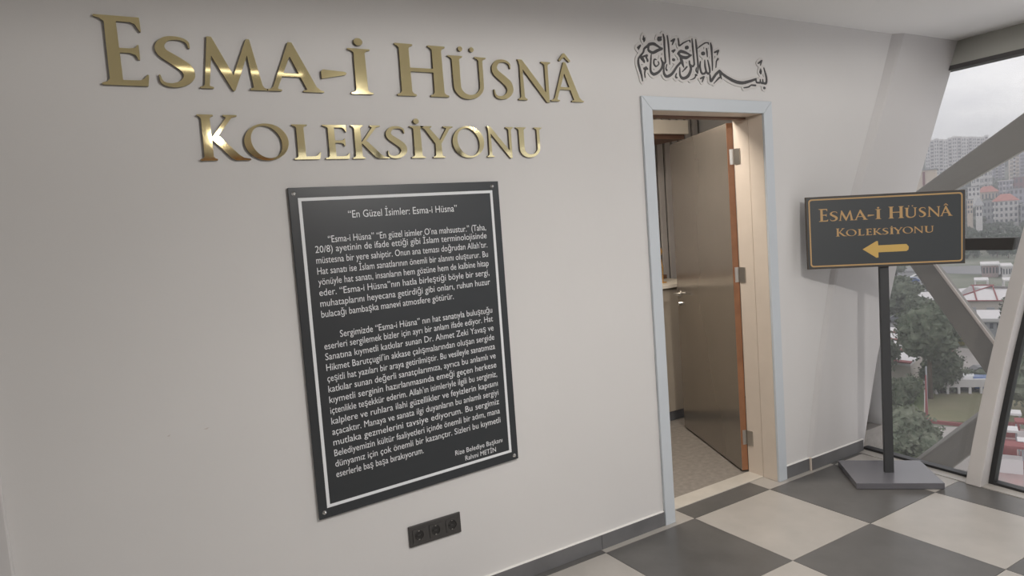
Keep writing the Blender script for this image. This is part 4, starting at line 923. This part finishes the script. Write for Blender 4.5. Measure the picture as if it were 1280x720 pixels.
# ============================================================ CALLIGRAPHY
# strokes traced on three enlarged views: (origin, scale, [(widths, points)...])
VA, VB, VC = (785, 35, 9.6), (850, 40, 10.283), (880, 50, 11.078)
ST = [
 (VA, [[10, 30, 26], [(165, 640), (150, 560), (118, 450), (112, 400)]], 1), (VA, [[26, 20, 22, 30], [(112, 400), (120, 360), (170, 300), (185, 250), (222, 222)]], 1),
 (VA, [[30, 44, 30, 12], [(140, 345), (160, 370), (180, 400), (185, 418)]], 1), (VA, [[18, 30], [(170, 345), (215, 335)]], 0),
 (VA, [[22, 34, 34, 24, 10], [(222, 222), (245, 200), (300, 195), (350, 225), (395, 250)]], 1), (VA, [[30, 36, 26, 20], [(395, 252), (340, 275), (285, 300), (235, 270), (238, 222)]], 1),
 (VA, [[10, 24, 34, 26, 18], [(268, 320), (262, 420), (262, 520), (300, 558), (360, 530), (400, 470), (400, 400)]], 1), (VA, [[10, 24, 18], [(385, 360), (395, 400), (420, 430), (440, 410)]], 1),
 (VA, [[14, 24, 20, 22], [(412, 80), (425, 150), (430, 300), (440, 410)]], 1), (VA, [[12, 22, 18, 8], [(460, 95), (472, 180), (485, 330), (490, 440)]], 1),
 (VA, [[10, 18, 20, 12, 8], [(330, 385), (305, 380), (300, 430), (325, 465), (360, 435), (350, 405)]], 1),
 (VA, [[28, 28], [(185, 490), (205, 490)]], 0), (VA, [[8, 16, 16], [(195, 600), (190, 540), (205, 490)]], 1), (VA, [[14, 22], [(205, 470), (222, 495)]], 0),
 (VA, [[22, 22], [(205, 340), (212, 365)]], 0), (VA, [[24, 22], [(222, 385), (225, 400)]], 0),
 (VA, [[22, 22, 10], [(108, 240), (135, 215), (115, 262)]], 0), (VA, [[6, 20, 18], [(178, 95), (172, 140), (190, 150)]], 0), (VA, [[16, 16], [(190, 125), (182, 165)]], 0),
 (VA, [[44, 44], [(358, 140), (375, 138)]], 0), (VA, [[14, 14], [(350, 115), (390, 112)]], 0),
 (VA, [[20, 24, 10], [(508, 160), (545, 140), (520, 205)]], 0), (VA, [[20, 22, 10], [(520, 280), (550, 268), (530, 300)]], 0), (VA, [[32, 32], [(532, 384), (542, 386)]], 0),
 (VA, [[10, 16, 20], [(455, 440), (445, 490), (455, 510)]], 1),
 (VA, [[16, 30, 34, 26, 26], [(420, 440), (420, 540), (455, 585), (520, 550), (580, 460), (640, 400)]], 1), (VA, [[20, 34, 36, 22], [(745, 330), (690, 360), (630, 350), (590, 310)]], 1),
 (VA, [[26, 36, 30, 10], [(590, 312), (620, 285), (680, 300), (745, 330)]], 1), (VA, [[34, 36, 10], [(625, 370), (640, 420), (658, 475)]], 1),
 (VA, [[14, 20, 16, 4], [(590, 130), (598, 170), (605, 215), (650, 185), (700, 160), (735, 150)]], 1), (VA, [[14, 10], [(730, 155), (735, 175)]], 0), (VA, [[40, 40], [(688, 240), (702, 238)]], 0),
 (VA, [[12, 30, 36, 26, 16], [(610, 480), (615, 570), (650, 608), (710, 580), (745, 500), (730, 440), (725, 400)]], 1), (VA, [[8, 24, 18], [(725, 400), (735, 445), (765, 465), (785, 440)]], 1),
 (VA, [[12, 24, 20, 20], [(757, 135), (765, 220), (775, 330), (785, 440)]], 1), (VA, [[8, 16, 18], [(640, 530), (670, 500), (690, 475)]], 1), (VA, [[14, 20], [(685, 480), (695, 470)]], 0),
 (VA, [[12, 16, 20], [(570, 550), (560, 590), (575, 600)]], 1),
 (VB, [[12, 26, 20, 24, 12], [(190, 100), (198, 180), (208, 300), (222, 440), (215, 530)]], 1), (VB, [[20, 20, 8], [(215, 530), (195, 500), (200, 460)]], 1), (VB, [[26, 26], [(190, 555), (200, 558)]], 0), (VB, [[14, 18, 6], [(195, 560), (170, 600), (120, 618)]], 1),
 (VB, [[8, 16, 16, 8], [(215, 215), (255, 180), (310, 145), (355, 140)]], 1), (VB, [[12, 8], [(350, 145), (355, 165)]], 0), (VB, [[44, 44], [(278, 280), (292, 280)]], 0), (VB, [[12, 20, 8], [(328, 215), (335, 260), (340, 325)]], 1),
 (VB, [[16, 26, 24, 24], [(250, 385), (245, 450), (265, 530), (300, 540), (325, 510)]], 1), (VB, [[12, 24, 24], [(305, 365), (310, 440), (325, 510)]], 1), (VB, [[24, 26, 24, 12], [(325, 515), (350, 540), (372, 510), (360, 430), (345, 365)]], 1),
 (VB, [[14, 30, 22, 18, 8], [(380, 145), (392, 200), (400, 320), (405, 430), (405, 500)]], 1),
 (VB, [[22, 24, 10], [(255, 600), (295, 580), (275, 645)]], 0), (VB, [[22, 26, 8], [(435, 265), (480, 245), (465, 300)]], 0), (VB, [[10, 14, 26], [(450, 460), (455, 380), (475, 350)]], 0),
 (VC, [[20, 38, 34, 34], [(70, 490), (85, 570), (150, 480), (200, 432)]], 1), (VC, [[30, 34, 40, 42, 38, 30], [(200, 430), (250, 480), (330, 535), (420, 580), (520, 598), (620, 575), (705, 545)]], 1),
 (VC, [[28, 34, 8], [(215, 440), (215, 490), (230, 545)]], 1), (VC, [[10, 18, 26], [(125, 605), (165, 560), (200, 525)]], 1),
 (VC, [[22, 20, 24], [(705, 545), (715, 590), (745, 595)]], 1), (VC, [[24, 24, 14], [(745, 595), (765, 590), (765, 550)]], 1), (VC, [[22, 26, 14], [(765, 590), (800, 600), (800, 550)]], 1), (VC, [[24, 34, 28, 14], [(800, 600), (845, 600), (850, 520), (815, 390)]], 1),
 (VC, [[30, 28], [(818, 665), (828, 670)]], 0), (VC, [[14, 18, 22, 10], [(540, 665), (600, 655), (640, 625)]], 1), (VC, [[20, 24], [(640, 628), (700, 632)]], 0), (VC, [[22, 22, 10], [(742, 325), (785, 290), (768, 355)]], 0),
 (VC, [[8, 18, 18, 8], [(770, 400), (760, 450), (775, 470), (780, 440), (770, 400)]], 0)]
KX0, KZ0 = 1.86, 2.20
strokes = []
for (ox, oy, sc), (W, P), sm_ in ST:
    Q = [wallp(ox+x/sc, oy+y/sc) for x, y in P]
    mpp = float(np.linalg.norm(Q[0]-CP))/FPX/sc
    Q = [(float(q[0]), float(q[2])) for q in Q]
    if sm_ and len(Q) > 2: Q = spline(Q, 6)
    W = np.interp(np.linspace(0, len(W)-1, len(Q)), range(len(W)), W)*mpp*.98
    strokes.append((Q, W))
x_lo = min(p[0] for Q, W in strokes for p in Q)-.06; x_hi = max(p[0] for Q, W in strokes for p in Q)+.06
z_lo = min(p[1] for Q, W in strokes for p in Q)-.06; z_hi = max(p[1] for Q, W in strokes for p in Q)+.06
gx = np.arange(x_lo, x_hi, .0022); gz = np.arange(z_lo, z_hi, .0022); F = np.full((len(gz), len(gx)), 1.0)
for Q, W in strokes:
    xa, xb = min(p[0] for p in Q)-.06, max(p[0] for p in Q)+.06; za, zb = min(p[1] for p in Q)-.06, max(p[1] for p in Q)+.06
    i0, i1 = np.searchsorted(gx, [xa, xb]); j0, j1 = np.searchsorted(gz, [za, zb])
    X, Y = np.meshgrid(gx[i0:i1], gz[j0:j1]); F[j0:j1, i0:i1] = np.minimum(F[j0:j1, i0:i1], sd_rib(X, Y, Q, W))
cal = empty('calligraphy', ((x_lo+x_hi)/2, 0, z_lo), 'dark Arabic calligraphy cut-out on pale outline backing above the doorway', 'calligraphy')
def flat(loops, ex, y, name, m_):
    me = loops_mesh(name, loops, ex); me.transform(Matrix.Rotation(math.pi/2, 4, 'X')); me.transform(Matrix.Translation((0, y, 0)))
    return link(name, me, m_, cal)
flat([simplify(L, .0006) for L in contours(F, gx, gz)], .0015, -.0068, 'lettering', M_calli)
flat([simplify(L, .0012) for L in contours(F-.013, gx, gz)], .0025, -.0027, 'backing', M_backing)

# ============================================================ SIGN ON STAND
sg = empty('sign_stand', (3.30, -.37, 0), 'black directional sign with gold border and left arrow on a floor stand by the window', 'sign')
bp = [(3.2645, -.0773), (3.5954, -.3912), (3.345, -.660), (3.013, -.357)]
MB().prism(bp, .0015, .036).build('base_plate', M_base, sg, bevel=.002)
pc = np.array(floorp(1111, 590, .036)); ex = np.array([.80, -.60])
SQ = [np.array(v) for v in ([3.057, -.0699, 1.6475], [3.7573, -.5921, 1.6238], [3.7123, -.6065, 1.2098], [3.0259, -.0926, 1.2323])]
cnt = sum(SQ)/4; e1 = (SQ[1]-SQ[0]+SQ[2]-SQ[3]); e1[2] = 0; e1 /= np.linalg.norm(e1); nn = np.array([e1[1], -e1[0], 0])
if nn@(CP-cnt) < 0: nn = -nn
def pole_poly(z): 
    hw = .0245
    c = pc[:2]+ (cnt[:2]-nn[:2]*.035-pc[:2])*(z/1.4)
    return [(*(c+e1[:2]*a-nn[:2]*b), z) for a, b in ((-hw, -.012), (hw, -.012), (hw, .012), (-hw, .012))]
a_, b_ = pole_poly(.036), pole_poly(1.60)
MB().add(a_+b_, [(0, 1, 2, 3), (7, 6, 5, 4)]+[(i, (i+1) % 4, 4+(i+1) % 4, 4+i) for i in range(4)]).build('pole', M_pole, sg, bevel=.001)
MB().slab([tuple(q) for q in SQ], tuple(-nn*.016)).build('panel', M_signrim, sg, bevel=.001)
def inset(u, v, d=.0006): return tuple(bil(SQ, u, v)+nn*d)
MB().add([inset(.006, .012, .0005), inset(.994, .012, .0005), inset(.994, .988, .0005), inset(.006, .988, .0005)], [(0, 1, 2, 3)]).build('face', M_signpan, sg, fix=False)
SA = .874/.416
def rrect(u0, v0, u1, v1, r, n=5):
    o = []
    for cx_, cy_, a0 in ((u1-r, v0+r*SA, -90), (u1-r, v1-r*SA, 0), (u0+r, v1-r*SA, 90), (u0+r, v0+r*SA, 180)):
        for k in range(n+1):
            a = math.radians(a0+90*k/n); o.append((cx_+r*math.cos(a), cy_+r*SA*math.sin(a)))
    return o
ro = rrect(.018, .030, .984, .972, .020); ri = rrect(.027, .050, .975, .952, .014); n = len(ro)
MB().add([inset(*p, .001) for p in ro+ri], [(i, (i+1) % n, n+(i+1) % n, n+i) for i in range(n)]).build('border', M_signgold, sg, fix=False)
# text: reuse wall layout, scaled into the panel
def sign_letters(line, u0, u1, v, hs):
    it = [l for l in LAY if l[0] == line]
    a0 = it[0][4]+ink(it[0][2])[0]*it[0][5]; a1 = it[-1][4]+ink(it[-1][2])[1]*it[-1][5]
    mb_ = []
    for (_, k, ch, acc, x0, sx, H, bz) in it:
        for c in [ch]+([acc] if acc else []):
            me = letter_mesh(c, sx, H, 0, 0, 'lettering')
            for q in me.vertices:
                q.co = (u0+(x0+q.co.x-a0)/(a1-a0)*(u1-u0), v-q.co.y*hs, 0)
            mb_.append(me)
    mb = MB()
    for me in mb_:
        mb.add([tuple(bil(SQ, q.co.x, q.co.y)+nn*.001) for q in me.vertices], [tuple(p.vertices) for p in me.polygons])
        bpy.data.meshes.remove(me)
    return mb
def vv(px, py):      # panel uv of a pixel via linear estimate
    u = (px-1006.5)/200; yt = 247-10*u; yb = 337-8.5*u; return u, (py-yt)/(yb-yt)
hs1 = (62/4.267)/90/.205
sign_letters(0, vv(1022.5, 0)[0], vv(1191, 0)[0], .345, hs1).build('lettering', M_signgold, sg, fix=False)
sign_letters(1, vv(1044, 0)[0], vv(1167.5, 0)[0], .560, (44/4.267)/90/.158*.96).build('lettering', M_signgold, sg, fix=False)
ar = [(1077.5, 311.5), (1095, 301.2), (1097, 301), (1097.5, 306.5), (1133, 304.6), (1136, 308), (1135.5, 311.5), (1133, 313.4), (1097.5, 315.2), (1097.5, 321.5), (1095, 322)]
MB().add([inset(*vv(*p), .001) for p in ar], [tuple(range(len(ar)))]).build('arrow', M_signyel, sg, fix=False)

# ============================================================ LAMPS
for k, (x, y, wt, cone) in enumerate(SPOTS):
    lab = 'round recessed ceiling spotlight'
    r = empty('ceiling_spotlight', (x, y, CEIL), 'round recessed ceiling spotlight with white trim ring, outside the picture above the hall', 'ceiling light', 'recessed spotlights of the hall')
    n = 24; mb = MB()
    ring = lambda rad, z: [(x+rad*math.cos(2*math.pi*i/n), y+rad*math.sin(2*math.pi*i/n), z) for i in range(n)]
    mb.add(ring(.062, CEIL-.001)+ring(.06, CEIL-.006)+ring(.045, CEIL-.006)+ring(.045, CEIL-.001), [(a*n+i, a*n+(i+1) % n, (a+1)*n+(i+1) % n, (a+1)*n+i) for a in range(3) for i in range(n)])
    mb.build('trim_ring', M_caulk, r)
    MB().cyl((x, y, CEIL-.003), (x, y, CEIL-.0005), .044, n=24).build('diffuser', mat('lamp_glow', (1, 1, 1), .5, emit=((1, .92, .8), 9)), r)
    ld = bpy.data.lights.new('spot_lamp', 'SPOT'); ld.energy = wt; ld.color = (1, .965, .925); ld.spot_size = math.radians(cone); ld.spot_blend = .12 if cone > 160 else 1; ld.shadow_soft_size = .045
    lo = bpy.data.objects.new('spot_lamp', ld); COL.objects.link(lo); lo.location = (x, y, CEIL-.03)
x0, x1, yy, em = STRIP
r = empty('strip_light', ((x0+x1)/2, yy, CEIL), 'slim linear ceiling light parallel to the lettered wall', 'ceiling light')
MB().box((x0-.01, yy-.025, CEIL-.012), (x1+.01, yy+.025, CEIL)).build('housing', M_caulk, r)
MB().box((x0, yy-.018, CEIL-.014), (x1, yy+.018, CEIL-.0125)).build('diffuser', mat('strip_glow', (1, 1, 1), .5, emit=((1, .93, .82), em)), r)
def area(name, loc, rot, sx, sy, w_, col):
    ld = bpy.data.lights.new(name, 'AREA'); ld.shape = 'RECTANGLE'; ld.size = sx; ld.size_y = sy; ld.energy = w_; ld.color = col
    o = bpy.data.objects.new(name, ld); COL.objects.link(o); o.location = loc; o.rotation_euler = rot; return o
il = area('inner_lamp', (2.15, .52, 2.58), (0, 0, 0), .4, .4, INNER_WATT, (1, .91, .80))
hl = area('fill_light', (-3.0, -3.2, CEIL-.02), (0, 0, 0), 1.8, 1.8, FILL, (1, .96, .92))  # added fill light, unseen, brightens the left of the wall
rp = empty('fill_light_housing', (-3.0, -3.2, CEIL), 'square flat housing added above the fill light, unseen at the left of the hall', 'ceiling light')
MB().box((-3.95, -4.15, CEIL-.012), (-2.05, -2.25, CEIL)).build('housing', M_caulk, rp)
por = area('window_portal', (4.15, -2.8, 1.3), (0, math.radians(63), 0), 2.8, 5.4, 1, (1, 1, 1)); por.data.cycles.is_portal = True
po2 = area('window_portal', (3.25, YB-.15, 1.75), (math.radians(90), 0, 0), 3.5, 1.7, 1, (1, 1, 1)); po2.data.cycles.is_portal = True
MB().box((.45, YB-.001, 0), (1.35, YB+.03, 2.60)).build('panel_back', mat('orange_wood', (.45, .20, .07), .5), kind='structure')
